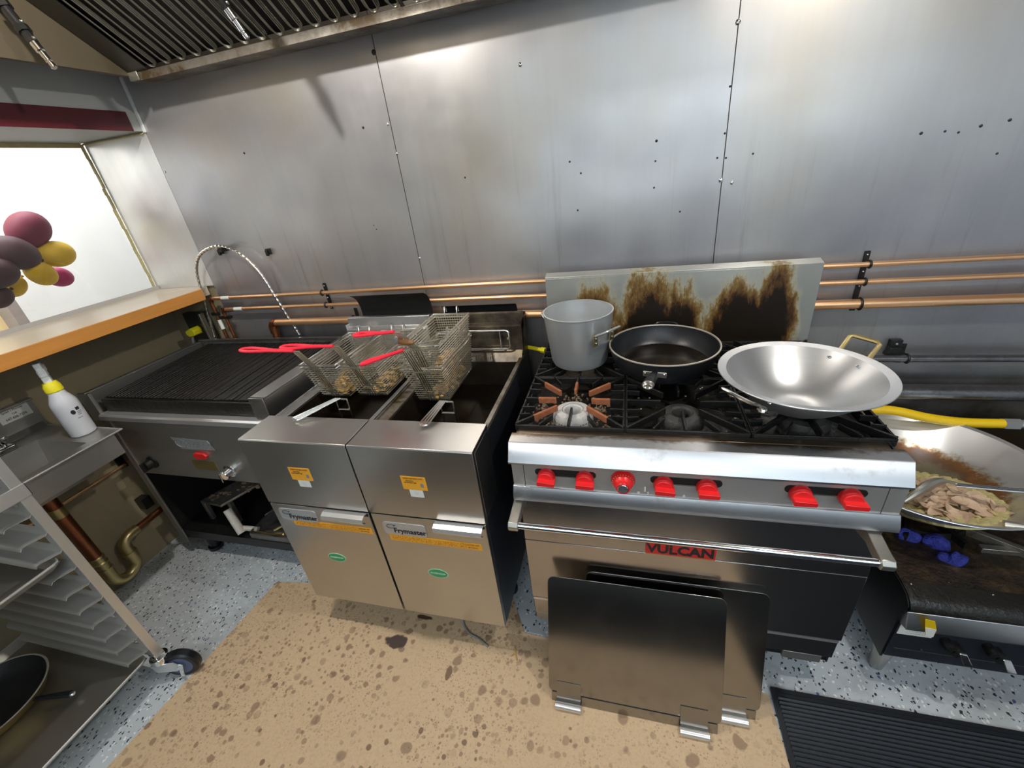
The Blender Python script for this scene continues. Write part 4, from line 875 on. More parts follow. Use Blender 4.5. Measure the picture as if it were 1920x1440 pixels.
# ------------------------------------------------------------------ stock pot
def hollow(c, R0, z0, R1, z1, t, m, par, name, corner=.012, lip=.002, n=64):
    zi = z0 + t
    prof = [(0, z0), (R0 - corner, z0), (R0 - corner * .3, z0 + corner * .3), (R0, z0 + corner), (R1, z1 - .004), (R1 + lip, z1 - .002), (R1 + lip, z1), (R1 - t, z1 + .0005), (R1 - t, z1 - .004), (R0 - t, z0 + corner + t), (R0 - t - corner * .3, zi + corner * .3), (R0 - t - corner, zi), (0, zi)]
    return obj(name, G().lathe(prof, (c[0], c[1], 0), n), m, par)
t = thing('stock_pot', 'tall dented aluminium stock pot with loop handles at the back left of the range', 'pot', (-.157, -.290, .943))
hollow((-.157, -.290), .098, .943, .1165, 1.133, .003, 'aluminium_worn', t, 'pot_body', .020)
for ang, nm in ((-.70, 1), (PI - .70, 2)):
    u = Vector((math.cos(ang), math.sin(ang), 0)); v = Vector((-u.y, u.x, 0)); c = Vector((-.157, -.290, 0))
    A = c + u * .1125 + v * .038 + Vector((0, 0, 1.072)); B = c + u * .1125 - v * .038 + Vector((0, 0, 1.072))
    o = u * .044 + Vector((0, 0, .028))
    obj('loop_handle', G().tube(smoothpath([A - Vector((0, 0, .01)), A + u * .006 + Vector((0, 0, .006)), A + o * .8 - v * .004, A + o - v * .014, B + o + v * .014, B + o * .8 + v * .004, B + u * .006 + Vector((0, 0, .006)), B - Vector((0, 0, .01))], 5), .0042, 8), 'aluminium', t)
    for q in (A, B):
        obj('rivet_plate', G().prism([q + u * .003 + v * .010 + Vector((0, 0, .010)), q + u * .003 - v * .010 + Vector((0, 0, .010)), q + u * .001 - v * .010 - Vector((0, 0, .030)), q + u * .001 + v * .010 - Vector((0, 0, .030))], u * .003), 'brass', t, bev=.002)
        for dz in (-.002, -.018): obj('rivet', G().ball(q + u * .005 + Vector((0, 0, dz)), .0038, 8, 6), 'chrome', t)
for dz, a in ((1.095, 1.9),): obj('rivet', G().ball((-.157 + .113 * math.cos(a), -.29 + .113 * math.sin(a), dz), .0035, 8, 6), 'chrome', t)

# ------------------------------------------------------------------ frying pan
pc = (.118, -.330)
t = thing('frying_pan', 'large black non-stick frying pan holding dark oil, at the back centre of the range', 'pan', (pc[0], pc[1], .943))
prof = [(0, .944), (.120, .944), (.138, .950), (.155, .972), (.1685, 1.010), (.1700, 1.024), (.1672, 1.024), (.1655, 1.010), (.151, .974), (.134, .955), (.118, .9485), (0, .9485)]
obj('pan_body', G().lathe(prof, (*pc, 0), 72), 'nonstick', t)
obj('pan_rim', G().lathe([(.1685, 1.0225), (.1712, 1.0235), (.1712, 1.0265), (.1668, 1.0268), (.1660, 1.0235), (.1685, 1.0225)], (*pc, 0), 72, None, False), 'pan_rim', t, label='worn pale rim')
obj('pan_oil', G().lathe([(0, .949), (.128, .953), (.141, .964), (0, .9645)], (*pc, 0), 60), 'oil', t, label='layer of dark oil')
u = Vector((-.20, -.98, 0)).normalized(); v = Vector((-u.y, u.x, 0)); a = Vector((*pc, 1.008)) + u * .166; 
obj('handle_plate', G().prism([a - v * .034 + Vector((0, 0, -.004)), a + v * .034 + Vector((0, 0, -.004)), a + v * .034 + Vector((0, 0, -.022)), a - v * .034 + Vector((0, 0, -.022))], u * .004), 'pan_metal', t, bev=.002)
for s in (-1, 1): obj('rivet', G().ball(a + v * .027 * s + Vector((0, 0, -.010)) + u * .004, .0045, 10, 6), 'chrome', t)
h = obj('handle', G().tube([a + Vector((0, 0, -.012)), a + u * .03 + Vector((0, 0, -.004)), a + u * .08 + Vector((0, 0, .008)), a + u * .115 + Vector((0, 0, .015))], [.012, .014, .0155, .0165], 14, sq=.7), 'black_rubber', t)
e = a + u * .118 + Vector((0, 0, .0155))
obj('end_cap', G().tube([e, e + u * .007, e + u * .012], [.0165, .0165, .014], 14, sq=.7), 'pan_metal', h, label='grey metal end cap')
obj('hanging_loop', G().tube([e + u * .012 + v * .011 * math.cos(q) + Vector((0, 0, .006 * math.sin(q))) for q in [2 * PI * i / 14 for i in range(14)]], .0022, 6, True), 'wire_bright', h)
u2 = Vector((.12, .99, 0)).normalized(); v2 = Vector((-u2.y, u2.x, 0)); a2 = Vector((*pc, 1.005)) + u2 * .168
obj('helper_handle', G().tube(smoothpath([a2 + v2 * .035, a2 + v2 * .032 + u2 * .03 + Vector((0, 0, .015)), a2 - v2 * .032 + u2 * .03 + Vector((0, 0, .015)), a2 - v2 * .035], 5), .004, 8), 'black_metal', t)
for s in (-1, 1): obj('rivet', G().ball(Vector((*pc, 1.005)) + u2 * .164 + v2 * .034 * s, .004, 8, 6), 'wire', t)

# ------------------------------------------------------------------ wok on the range
wc = (.428, -.580)
t = thing('wok', 'clean round-bottomed aluminium wok on the front right of the range', 'wok', (*wc, .948))
def bowl(c, R, z0, z1, fl, m, par, name, n=80, th=.003, p=2.0, flat=.22):
    P = []; Q = []
    for i in range(15):
        u = i / 14; r = R * u; k = 0 if u < flat else ((u - flat) / (1 - flat)) ** p
        P.append((r, z0 + (z1 - z0) * k)); Q.append((max(r - th * .7, 0), z0 + th + (z1 - z0) * k))
    prof = P + [(R + fl, z1 + .003), (R + fl + .001, z1 + .0055), (R + fl, z1 + .007)] + Q[::-1]
    return obj(name, G().lathe(prof, (c[0], c[1], 0), n), m, par, ang=25)
bowl(wc, .172, .948, 1.045, .018, 'aluminium', t, 'wok_body', p=1.75)
def wok_handle(par, c, R, z, ang, m, up=.022, out=.045, wd=.040):
    u = Vector((math.cos(ang), math.sin(ang), 0)); v = Vector((-u.y, u.x, 0)); c = Vector((*c, z))
    A = c + u * (R - .01) + v * wd; B = c + u * (R - .01) - v * wd; U = Vector((0, 0, up))
    P = [A - Vector((0, 0, .022)), A + u * .014 - Vector((0, 0, .004)), A + u * out + U, B + u * out + U, B + u * .014 - Vector((0, 0, .004)), B - Vector((0, 0, .022))]
    obj('handle', G().tube([P[0], P[1], P[1] + (P[2] - P[1]) * .9, P[2] - v * .008, P[3] + v * .008, P[4] + (P[3] - P[4]) * .9, P[4], P[5]], .0062, 8, sq=.75), m, par)
    for s in (-1, 1):
        q = c + u * (R - .016) + v * wd * s; obj('rivet', G().ball(q - u * .018 + Vector((0, 0, -.012)), (.0052, .0052, .003), 10, 6), 'chrome', par)
        obj('lug', G().ball(c + u * (R - .012) + v * wd * s + Vector((0, 0, -.022)), (.012, .012, .008), 10, 6), m, par)
wok_handle(t, wc, .186, 1.048, .62, 'brass', .034, .046, .036)
wok_handle(t, wc, .186, 1.040, PI + .62, 'wire_bright', .006, .036, .042)

# ================================================================== STOCK POT RANGE (low, right)
SX = .762
sr = thing('stock_pot_range', 'low greasy black stock pot range right of the gas range, under the wok of meat', 'range', (1.15, -.35, 0))
P = [(-.05, .14), (-.05, .420), (-.60, .420), (-.655, .419), (-.687, .413), (-.704, .402), (-.712, .390), (-.712, .380), (-.700, .34), (-.700, .14)]
obj('side_panel', G().px(P, SX, SX + .006), 'black_metal', sr)
obj('side_panel', G().px(P, 1.58, 1.586), 'black_metal', sr)
TP = [(-.05, .421), (-.60, .421), (-.655, .420), (-.688, .414), (-.706, .403), (-.714, .391), (-.715, .381), (-.709, .373)]
obj('top_plate', G().strip(TP[:3], SX + .003, 1.583, -.004), 'burnt_top', sr)
obj('front_roll', G().strip(TP[2:], SX + .003, 1.583, -.004), 'black_grease', sr, label='rounded greasy black front edge')
ap = obj('apron', G().px([(-.710, .370), (-.7125, .370), (-.729, .321), (-.729, .316), (-.700, .312), (-.700, .318), (-.7265, .321)], SX + .006, 1.58).px([(-.70, .375), (-.7125, .370), (-.729, .32), (-.70, .31)], SX + .004, SX + .007), 'steel_ledge', sr, bev=.001)
obj('tag', G().py([(.795, .375), (.818, .372), (.832, .335), (.832, .307), (.824, .300), (.814, .308), (.803, .345)], -.7325, -.7310), 'yellow', ap, label='yellow and white tag')
obj('tag_print', G().py([(.804, .343), (.830, .338), (.832, .307), (.824, .301), (.814, .309)], -.7332, -.7325), 'paper', ap)
obj('front_panel', G().box(SX + .004, 1.58, -.706, -.696, .155, .318), 'blued_metal', sr, bev=.001)
lb = obj('instruction_label', G().box(SX + .008, .852, -.7075, -.706, .265, .312), 'paper', sr, label='white instruction label')
for i in range(4): text('- -- --- - -- --- -- -', .008, FRONT(.812, -.7078, .303 - i * .0095), 'ink_grey', lb, sx=.8, name='print_line')
obj('panel_seam', G().box(SX + .02, 1.55, -.7075, -.706, .196, .1975), 'steel_dark', sr)
for x, z in ((.905, .250), (1.000, .250)):
    obj('valve', G().cyl((x - .020, -.706, z + .014), (x - .020, -.735, z + .014), .013, 12), 'black_iron', sr)
    k = obj('knob', G().cyl((x, -.706, z), (x, -.735, z), .016, 14), 'black_iron', sr)
    obj('lever', G().prism([(x - .004, -.737, z + .012), (x + .014, -.737, z + .010), (x + .030, -.748, z - .022), (x + .010, -.748, z - .022)], (0, -.004, -.002)), 'chrome', k, bev=.001)
obj('screw', G().ball((.845, -.707, .206), .004, 8, 6), 'steel_dark', sr)
for x in (SX + .045, 1.53):
    for y in (-.645, -.10): obj('leg', G().lathe([(.012, 0), (.018, .006), (.019, .02), (.030, .12), (.031, .155)], (x, y, 0), 20), 'steel_sink', sr)
g = G().lathe([(.155, .421), (.150, .445), (.146, .445), (.148, .421)], (.93, -.33, 0), 40)
for i in range(8):
    a = 2 * PI * i / 8 + .3; g.prism([(.93 + .19 * math.cos(a) - .006 * math.sin(a), -.33 + .19 * math.sin(a) + .006 * math.cos(a), .421), (.93 + .10 * math.cos(a) - .006 * math.sin(a), -.33 + .10 * math.sin(a) + .006 * math.cos(a), .421), (.93 + .10 * math.cos(a) + .006 * math.sin(a), -.33 + .10 * math.sin(a) - .006 * math.cos(a), .421), (.93 + .19 * math.cos(a) + .006 * math.sin(a), -.33 + .19 * math.sin(a) - .006 * math.cos(a), .421)], (0, 0, .028))
obj('burner_ring', g, 'black_iron', sr)
obj('front_grate', G().box(1.02, 1.30, -.52, -.50, .421, .44).prism([(1.0, -.44, .421), (1.16, -.56, .421), (1.17, -.545, .421), (1.01, -.425, .421)], (0, 0, .03)), 'steel_grimy', sr, bev=.002)
g = G()
for i in range(46): g.ball((random.uniform(SX + .01, 1.5), random.uniform(-.68, -.5), .4225), (random.uniform(.001, .005), random.uniform(.001, .004), .002), 5, 4)
obj('crumbs', g, 'crumb', sr, kind='stuff')
for i, (x, y, s, lab) in enumerate(((.855, -.485, .026, 'small crumpled blue rag, leftmost of three under the big wok'), (.915, -.505, .036, 'crumpled blue rag, middle and largest of three under the big wok'), (.930, -.560, .026, 'small blue rag scrap, nearest the front edge of the stock pot range'))):
    rr_ = random.Random(i * 7 + 3); K = [(Vector((rr_.uniform(-1, 1), rr_.uniform(-1, 1), rr_.uniform(-1, 1))) * rr_.uniform(60, 230), rr_.uniform(0, 6)) for _ in range(9)]
    def crump(q, K=K, s=s): 
        k = 1 + sum(math.sin(q.dot(a) + b) for a, b in K) * .085; return Vector((q.x * k, q.y * k, max(q.z * k, -.008)))
    g = G().ball((x, y, .431), (s * 1.15, s * .75, .020), 40, 26, None, crump)
    obj('blue_rag', g, 'blue_rag', origin=(x, y, .422), label=lab, cat='rag', group='blue rags on the stock pot range')

# ------------------------------------------------------------------ big wok with meat
W2 = (.930, -.322); WZ0, WZ1, WR = .452, .606, .286
t = thing('wok', 'very large aluminium wok with browned inside, full of sliced meat, on the stock pot range', 'wok', (*W2, WZ0))
bowl(W2, WR, WZ0, WZ1, .010, 'wok_browned', t, 'wok_body', 96, .003, 1.8, .15)
for a in (2.02, 1.80): obj('rivet', G().ball((W2[0] + (WR - .012) * math.cos(a), W2[1] + (WR - .012) * math.sin(a), WZ1 - .012), (.006, .006, .004), 10, 6), 'chrome', t)
wok_handle(t, W2, WR + .01, WZ1, 2.0, 'wire_bright', .02, .04, .05)
hb_ = Vector((1.005, -.595, WZ1 + .001)); 
obj('long_handle', G().tube([hb_ - Vector((.03, -.010, .006)), hb_, hb_ + Vector((.08, -.012, .01)), hb_ + Vector((.30, -.05, .04))], [.012, .009, .008, .010], 12), 'pan_metal', t)
def wz(x, y):
    u = math.hypot(x - W2[0], y - W2[1]) / WR; return WZ0 + .003 + (WZ1 - WZ0) * (0 if u < .15 else ((u - .15) / .85) ** 1.8)
# cooked onions bed
g = G(); n = 32; cxo, cyo = .945, -.375
V = []; F = []
for i in range(n + 1):
    for j in range(n + 1):
        x = cxo - .17 + .34 * i / n; y = cyo - .165 + .33 * j / n; d = math.hypot((x - cxo) / .17, (y - cyo) / .165)
        h = max(0, 1 - d * d) ** .6 * .042 * (1 + .5 * math.sin(x * 190 + math.sin(y * 140) * 2) * .4 + random.uniform(-.18, .18)); V.append((x, y, wz(x, y) + (h if d < 1 else -.012)))
for i in range(n):
    for j in range(n): F.append((i * (n + 1) + j, (i + 1) * (n + 1) + j, (i + 1) * (n + 1) + j + 1, i * (n + 1) + j + 1))
obj('cooked_onions', g.add(V, F), 'onion', origin=(*W2, WZ0 + .003), label='bed of yellowish cooked onions under the meat in the big wok', cat='food', kind='stuff')
def slice_mesh(k):
    rnd = random.Random(k); n = 12; V = []; F = []; L = rnd.uniform(.019, .031); Wd = rnd.uniform(.010, .016); ph = rnd.uniform(0, 6); bend = rnd.uniform(-.010, .016)
    rad = [1 + rnd.uniform(-.07, .07) for _ in range(n)]
    for s in (0, 1):
        for q in (0, .55, 1):
            for i in range(n):
                a = 2 * PI * i / n; x = L * q * rad[i] * math.cos(a); y = Wd * q * rad[i] * math.sin(a)
                V.append((x, y, (x / L) ** 2 * bend + (y / Wd) ** 2 * .004 + .002 * math.sin(ph + x * 90) + s * .0034 * (1 if q < 1 else .75) + (.0008 if q == 1 and not s else 0)))
    for s in (0, 1):
        o = s * 3 * n
        for q in (0, 1):
            for i in range(n):
                f = (o + q * n + i, o + q * n + (i + 1) % n, o + (q + 1) * n + (i + 1) % n, o + (q + 1) * n + i); F.append(f[::-1] if s else f)
    for i in range(n): F.append((2 * n + i, 2 * n + (i + 1) % n, 5 * n + (i + 1) % n, 5 * n + i))
    g = G(); g.v = V; g.f = F; return g
SL = []
for k in range(7):
    g = slice_mesh(k); me = bpy.data.meshes.new('meat_slice'); me.from_pydata(g.v, [], g.f); me.materials.append(MATS['meat']); me.polygons.foreach_set('use_smooth', [True] * len(me.polygons)); me.set_sharp_from_angle(angle=.9); SL.append(me)
rs = random.Random(5); ct = 0; lay = 0
for i in range(92):
    if i < 66:
        a = rs.uniform(0, 2 * PI); q = rs.random() ** .6; x = .965 + .100 * q * math.cos(a); y = -.440 + .070 * q * math.sin(a); x += (y + .44) * .2; zz = max(wz(x, y) + .006, .512) + (1 - q) * .052 + rs.uniform(0, .018)
    else:
        x = rs.uniform(.80, 1.00); y = rs.uniform(-.42, -.26); zz = max(wz(x, y) + .020, .500) + rs.uniform(0, .016)
    if math.hypot(x - W2[0], y - W2[1]) > .25: continue
    zz = max(zz, wz(x, y) + .012)
    o = bpy.data.objects.new('meat_slice', SL[i % 7]); COL.objects.link(o); o.location = (x, y, zz); ORI[o.name] = Vector(o.location)
    o.rotation_euler = (rs.uniform(-.35, .35), rs.uniform(-.35, .35), rs.uniform(-.7, .7)); o.scale = (1, 1, 1.2)
    tag(o, 'browned meat slice in the heap below the ladle in the big wok' if i < 66 else 'pale meat slice lying among the yellow onions behind the ladle', 'meat', 'meat slices heaped in the big wok' if i < 66 else 'meat slices among the onions')
t = thing('ladle', 'steel scoop with a long handle lying across the meat in the big wok', 'ladle', (.90, -.47, .57))
obj('scoop', G().tube(smoothpath([(.800, -.500, .580), (.845, -.472, .600), (.895, -.440, .610), (.935, -.428, .608), (.965, -.436, .602)], 6), [.004 + .010 * math.sin(PI * min(1, i / 18)) for i in range(25)], 10, sq=1.2), 'pan_metal', t)
g = G()
for o in (-.005, 0, .005): g.tube([(.950, -.436 + o, .604), (1.05, -.466 + o, .622), (1.25, -.526 + o, .668)], .0032, 8)
obj('handle', g, 'chrome', t)
# yellow gas hose
t = thing('gas_hose', 'yellow gas hose with metal end behind the big wok', 'hose', (1.1, -.10, .63))
obj('hose', G().tube(smoothpath([(.66, -.075, .60), (.80, -.09, .640), (.92, -.10, .655), (1.04, -.11, .632), (1.15, -.10, .612), (1.262, -.10, .612)], 8), .0165, 14), 'yellow', t)
obj('hex_fitting', G().cyl((1.258, -.10, .612), (1.30, -.10, .612), .020, 6).cyl((1.30, -.10, .612), (1.36, -.10, .612), .015, 12), 'steel_bright', t)
obj('iron_pipe', G().cyl((1.35, -.10, .612), (1.75, -.10, .612), .013, 12), 'black_metal', t)

# ================================================================== PLATES LEANING ON THE RANGE
def plate(x0, x1, yt, zt, yb, hooks, label, m='steel_plate'):
    t = thing('steel_plate', label, 'plate', ((x0 + x1) / 2, (yt + yb) / 2, 0), 'fryer covers leaning on the range')
    L = math.hypot(yt - yb, zt); d = Vector((0, (yt - yb) / L, zt / L)); n = Vector((0, -d.z, d.y)); B = Vector((0, yb, 0))
    P = [Vector((u, 0, 0)) + B + d * v for u, v in rrect(x0, x1, .035, L, .022, 5)]
    obj('sheet', G().prism(P, n * .0022), m, t, bev=.0006)
    obj('lower_fold', G().prism([Vector((x0 + .01, 0, 0)) + B + d * .038 + n * .003, Vector((x1 - .01, 0, 0)) + B + d * .038 + n * .003, Vector((x1 - .01, 0, 0)) + B + d * .004 + n * .001, Vector((x0 + .01, 0, 0)) + B + d * .004 + n * .001], n * .002), m, t)
    for hx in hooks:
        q = [(0.078, .0045), (.045, .006), (.022, .010), (.013, .020)]
        a = [B + d * v + n * w_ for v, w_ in q]
        w0, w1 = hx, hx + .078
        g = G().strip([(p.y, p.z) for p in a], w0, w1, .002)
        hk = obj('hook', g, m, t)
        c = a[-1]; obj('rolled_lip', G().cyl((w0 - .002, c.y - .004, .0165), (w1 + .002, c.y - .004, .0165), .0115, 16), 'steel_bright', hk, label='bright rolled lip')
    return t
plate(-.113, .408, -.757, .430, -.880, (.292,), 'rear steel plate leaning on the oven door, offset to the right', 'steel_plate')
plate(-.232, .292, -.782, .418, -.940, (-.205, .176), 'front steel plate leaning on the oven door, its hooks on the cardboard')

# ================================================================== HAND SINK, BOTTLE, WASTE PIPES
t = thing('hand_sink', 'wall-hung steel hand sink on the left wall below the counter', 'sink', (-2.12, -.93, .70))
sx0, sx1, sy0, sy1, sz = -2.358, -1.905, -1.098, -.705, .848
bx0, bx1, by0, by1 = -2.235, -1.955, -1.06, -.80
obj('rim', G().box(sx0, bx0, sy0, sy1, sz - .004, sz).box(bx1, sx1, sy0, sy1, sz - .004, sz).box(bx0, bx1, sy0, by0, sz - .004, sz).box(bx0, bx1, by1, sy1, sz - .004, sz), 'steel_sink', t, bev=.001)
obj('rolled_edge', G().tube([(sx1, sy0, sz + .001), (sx1, sy1, sz + .001), (sx0 + .01, sy1, sz + .001)], .0035, 8), 'steel_bright', t)
obj('basin', G().add([(bx0, by0, sz), (bx1, by0, sz), (bx1, by1, sz), (bx0, by1, sz), (bx0 + .03, by0 + .03, sz - .13), (bx1 - .02, by0 + .03, sz - .13), (bx1 - .02, by1 - .03, sz - .13), (bx0 + .03, by1 - .03, sz - .13)], [(0, 1, 5, 4), (1, 2, 6, 5), (2, 3, 7, 6), (3, 0, 4, 7), (4, 5, 6, 7)]), 'steel_sink', t)
obj('apron', G().box(sx1 - .006, sx1 - .003, sy0, sy1 - .03, .758, sz - .004), 'steel_sink', t)
sb = obj('backsplash', G().box(sx0, sx0 + .012, sy0, sy1 + .01, sz, .975).box(sx0, sx0 + .03, sy0, sy1 + .01, .968, .976).py([(sx0 + .012, .87), (sx0 + .03, .848), (sx0 + .012, .848)], sy0, sy1), 'steel_sink', t, bev=.002)
k = obj('plumber_sticker', G().box(sx0 + .012, sx0 + .0128, -.812, -.712, .915, .965), 'paper', sb, label='white sticker with a phone number')
text('Speed 1 Plumber', .011, FACE_X(sx0 + .0132, -.762, .957), 'ink', k, sx=.9)
text('Call', .010, FACE_X(sx0 + .0132, -.762, .943), 'ink', k)
text('647-606-7574', .014, FACE_X(sx0 + .0132, -.762, .927), 'ink', k, sx=.85)
f = obj('faucet', G().box(-2.30, -2.235, -1.02, -.855, sz, sz + .022), 'chrome', t, bev=.006)
for y in (-.885, -.99): obj('tap_handle', G().lathe([(.022, 0), (.023, .012), (.016, .020), (.018, .034), (.012, .042), (0, .043)], (-2.27, y, sz + .02), 20).cyl((-2.27, y, sz + .05), (-2.235, y + .02, sz + .055), .006, 10), 'chrome', f)
obj('spout', G().tube(smoothpath([(-2.27, -.94, sz + .02), (-2.27, -.94, sz + .12), (-2.22, -.94, sz + .16), (-2.13, -.94, sz + .13), (-2.12, -.94, sz + .09)], 6), .009, 12), 'chrome', f)
# spray bottle
bc = (-2.055, -.742)
t = thing('spray_bottle', 'white spray bottle with yellow collar standing on the corner of the hand sink', 'bottle', (*bc, sz))
S_ = 1.0
pr = [(0, 0), (.034, 0), (.039, .004), (.0405, .012), (.0405, .128), (.0385, .145), (.030, .166), (.0255, .176), (.0235, .190), (.0175, .200), (.0175, .212), (0, .212)]
bb = obj('bottle_body', G().lathe(pr, (*bc, sz + .0005), 36), 'bottle_plastic', t)
obj('collar', G().lathe([(.0235, .188), (.0265, .192), (.0255, .212), (.0205, .226), (.014, .228), (0, .228)], (*bc, sz), 24), 'yellow_bright', t, label='bright yellow screw collar')
hdg = G().box(-.011, .011, -.012, .012, .224, .250).add([(-.013, -.012, .250), (.013, -.012, .250), (.013, .012, .250), (-.013, .012, .250), (-.013, -.012, .282), (.013, -.012, .282), (.013, .012, .278), (-.013, .012, .276)], [(0, 3, 2, 1), (4, 5, 6, 7), (0, 1, 5, 4), (1, 2, 6, 5), (2, 3, 7, 6), (3, 0, 4, 7)]).box(-.016, .045, -.008, .008, .262, .290).box(-.014, .012, -.010, .010, .25, .305)
Mb = Matrix.Translation((*bc, sz)) @ Matrix.Rotation(2.5, 4, 'Z')
hd_ = obj('spray_head', hdg.xf(Mb), 'white_plastic', t, bev=.003)
obj('trigger', G().prism([(.018, -.006, .262), (.030, -.006, .262), (.034, -.006, .225), (.026, -.006, .222)], (0, .012, 0)).xf(Mb), 'yellow_bright', hd_, bev=.002)
Ml = Matrix.Translation((*bc, sz + .10)) @ Matrix.Rotation(.15, 4, 'Z')
def onbottle(g): 
    return g
ang0 = -.62
def bp(a, z, r=.0412): return Vector((bc[0] + r * math.cos(a), bc[1] + r * math.sin(a), sz + z))
def patch(a0, a1, z0, z1, r, ell=False):
    n = 10; V = []; F = []
    if ell:
        c = ((a0 + a1) / 2, (z0 + z1) / 2); V = [bp(*c, r)] + [bp(c[0] + (a1 - a0) / 2 * math.cos(q), c[1] + (z1 - z0) / 2 * math.sin(q), r) for q in [2 * PI * i / 20 for i in range(20)]]
        return G().add(V, [(0, i + 1, (i + 1) % 20 + 1) for i in range(20)])
    for i in range(n + 1): V += [bp(a0 + (a1 - a0) * i / n, z0, r), bp(a0 + (a1 - a0) * i / n, z1, r)]
    return G().add(V, [(2 * i, 2 * i + 2, 2 * i + 3, 2 * i + 1) for i in range(n)])
obj('print', patch(-.42, -.08, .094, .112, .0410, True), 'ink', bb, label='round black printed logo')
obj('print', patch(.02, .34, .106, .118, .0410), 'ink', bb)
for i in range(3): obj('print_line', patch(.0, .40 - i * .06, .098 - i * .006, .101 - i * .006, .0410), 'ink_grey', bb)
obj('print_line', patch(-.2, .2, .074, .077, .0410), 'ink_grey', bb)
# waste pipe and water pipes
t = thing('drain_pipe', 'fat copper and brass drain pipe with a trap under the hand sink', 'pipe', (-2.27, -.86, .1))
px_, py_ = -2.285, -.868
obj('copper_tail', G().cyl((px_, py_, .24), (px_, py_, .70), .024, 20), 'copper_old', t)
obj('brass_cup', G().cyl((px_, py_, .50), (px_, py_, .545), .026, 20), 'brass', t)
obj('slip_joint', G().lathe([(.026, 0), (.029, .004), (.029, .010), (.026, .014), (.026, .032), (.029, .036), (.029, .042), (.026, .046)], (px_, py_, .205), 24), 'brass', t)
obj('trap', G().tube([(px_, py_, .24), (px_, py_, .13)] + arc((px_, py_ + .052, .115), .052, PI, 2 * PI, 12, (0, 1, 0), (0, 0, 1)) + [(px_, py_ + .104, .19)] + arc((px_, py_ + .15, .19), .046, PI, PI / 2, 8, (0, 1, 0), (0, 0, 1)) + [(px_, py_ + .18, .236)], .0245, 16), 'brass', t)
obj('trap_ring', G().cyl((px_, py_ + .104, .15), (px_, py_ + .104, .165), .029, 20), 'brass', t)
obj('trap_ring', G().cyl((px_, py_, .165), (px_, py_, .178), .029, 20), 'brass', t)
obj('outlet_pipe', G().cyl((px_, py_ + .17, .236), (px_, -.10, .25), .016, 14), 'copper_old', t)
obj('pipe_bracket', G().box(-2.358, -2.31, -.60, -.56, .27, .33), 'black_metal', t)
for z, nm in ((.605, 'upper'), (.525, 'lower')):
    t = thing('water_pipe', nm + ' of two thin copper water pipes along the left wall under the sink', 'pipe', (-2.325, -.9, z), 'water pipes on the left wall')
    obj('pipe', G().cyl((-2.325, -1.6, z), (-2.325, -.30, z), .0075, 12), 'copper', t)
    obj('clamp', G().tube(arc((-2.325, -.56, z), .011, 0, 2 * PI, 14, (1, 0, 0), (0, 0, 1)), .0035, 6).box(-2.359, -2.345, -.575, -.545, z - .02, z + .045).box(-2.35, -2.33, -.568, -.552, z - .004, z + .02), 'black_iron', t)

# ================================================================== TRAY RACK, PANS
RXf, RXb, RYa, RYb = -1.672, -2.27, -1.120, -1.625
t = thing('tray_rack', 'aluminium bakery tray rack on casters at the left edge, nearest the camera', 'rack', (-2.0, -1.37, 0))
H = 1.14
for x, y in ((RXf, RYa), (RXb, RYa), (RXf, RYb), (RXb, RYb)):
    obj('post', G().box(x - .0165, x + .0165, y - .0135, y + .0135, .135, H), 'rack_metal', t, bev=.001)
for z in (.905, H - .03):
    obj('cross_bar', G().box(RXf + .0135, RXf + .018, RYb, RYa + .017, z, z + .042).box(RXf - .0135, RXf + .018, RYa + .0136, RYa + .017, z, z + .042), 'rack_metal', t, bev=.001)
    for y in (RYa, RYb): obj('side_bar', G().box(RXb, RXf, y - .006, y + .006, z, z + .03), 'rack_metal', t)
    obj('cross_bar', G().box(RXb - .018, RXb - .0135, RYb, RYa, z, z + .042), 'rack_metal', t)
for y in (RYa, RYb): obj('base_bar', G().box(RXb, RXf, y - .010, y + .010, .135, .160), 'rack_metal', t)
rn = {}
k = 0
zz = .185
while zz < H - .06:
    for s, y in ((-1, RYa - .0138), (1, RYb + .0138)):
        if s not in rn:
            e = .5
            prof = [(y, zz + .030), (y, zz + .006), (y + s * .006, zz), (y + s * .044, zz - .001), (y + s * .054, zz - .006), (y + s * .058, zz - .016)]
            g = G(); n = len(prof); xa, xb = RXb - .01, RXf + .012; V = []
            for (yy, z_) in prof:
                o = abs(yy - y) * .9; V += [(xa, yy, z_), (xb - o * o * 12, yy, z_)]
            V2 = [(a, b - .0012 * s, c - .0012) for a, b, c in V]
            F = [(2 * i, 2 * i + 1, 2 * i + 3, 2 * i + 2) for i in range(n - 1)]; F2 = [tuple(q + 2 * n for q in f[::-1]) for f in F]
            rim_ = [(2 * i + 1, 2 * i + 3, 2 * i + 3 + 2 * n, 2 * i + 1 + 2 * n) for i in range(n - 1)]
            g.add(V + V2, F + F2 + rim_); rn[s] = (obj('tray_runner', g, 'rack_metal', t, ang=60), zz)
        else:
            o, z0 = rn[s]; c = o.copy(); COL.objects.link(c); c.parent = t; c.location = (0, 0, zz - z0)
    zz += .0735
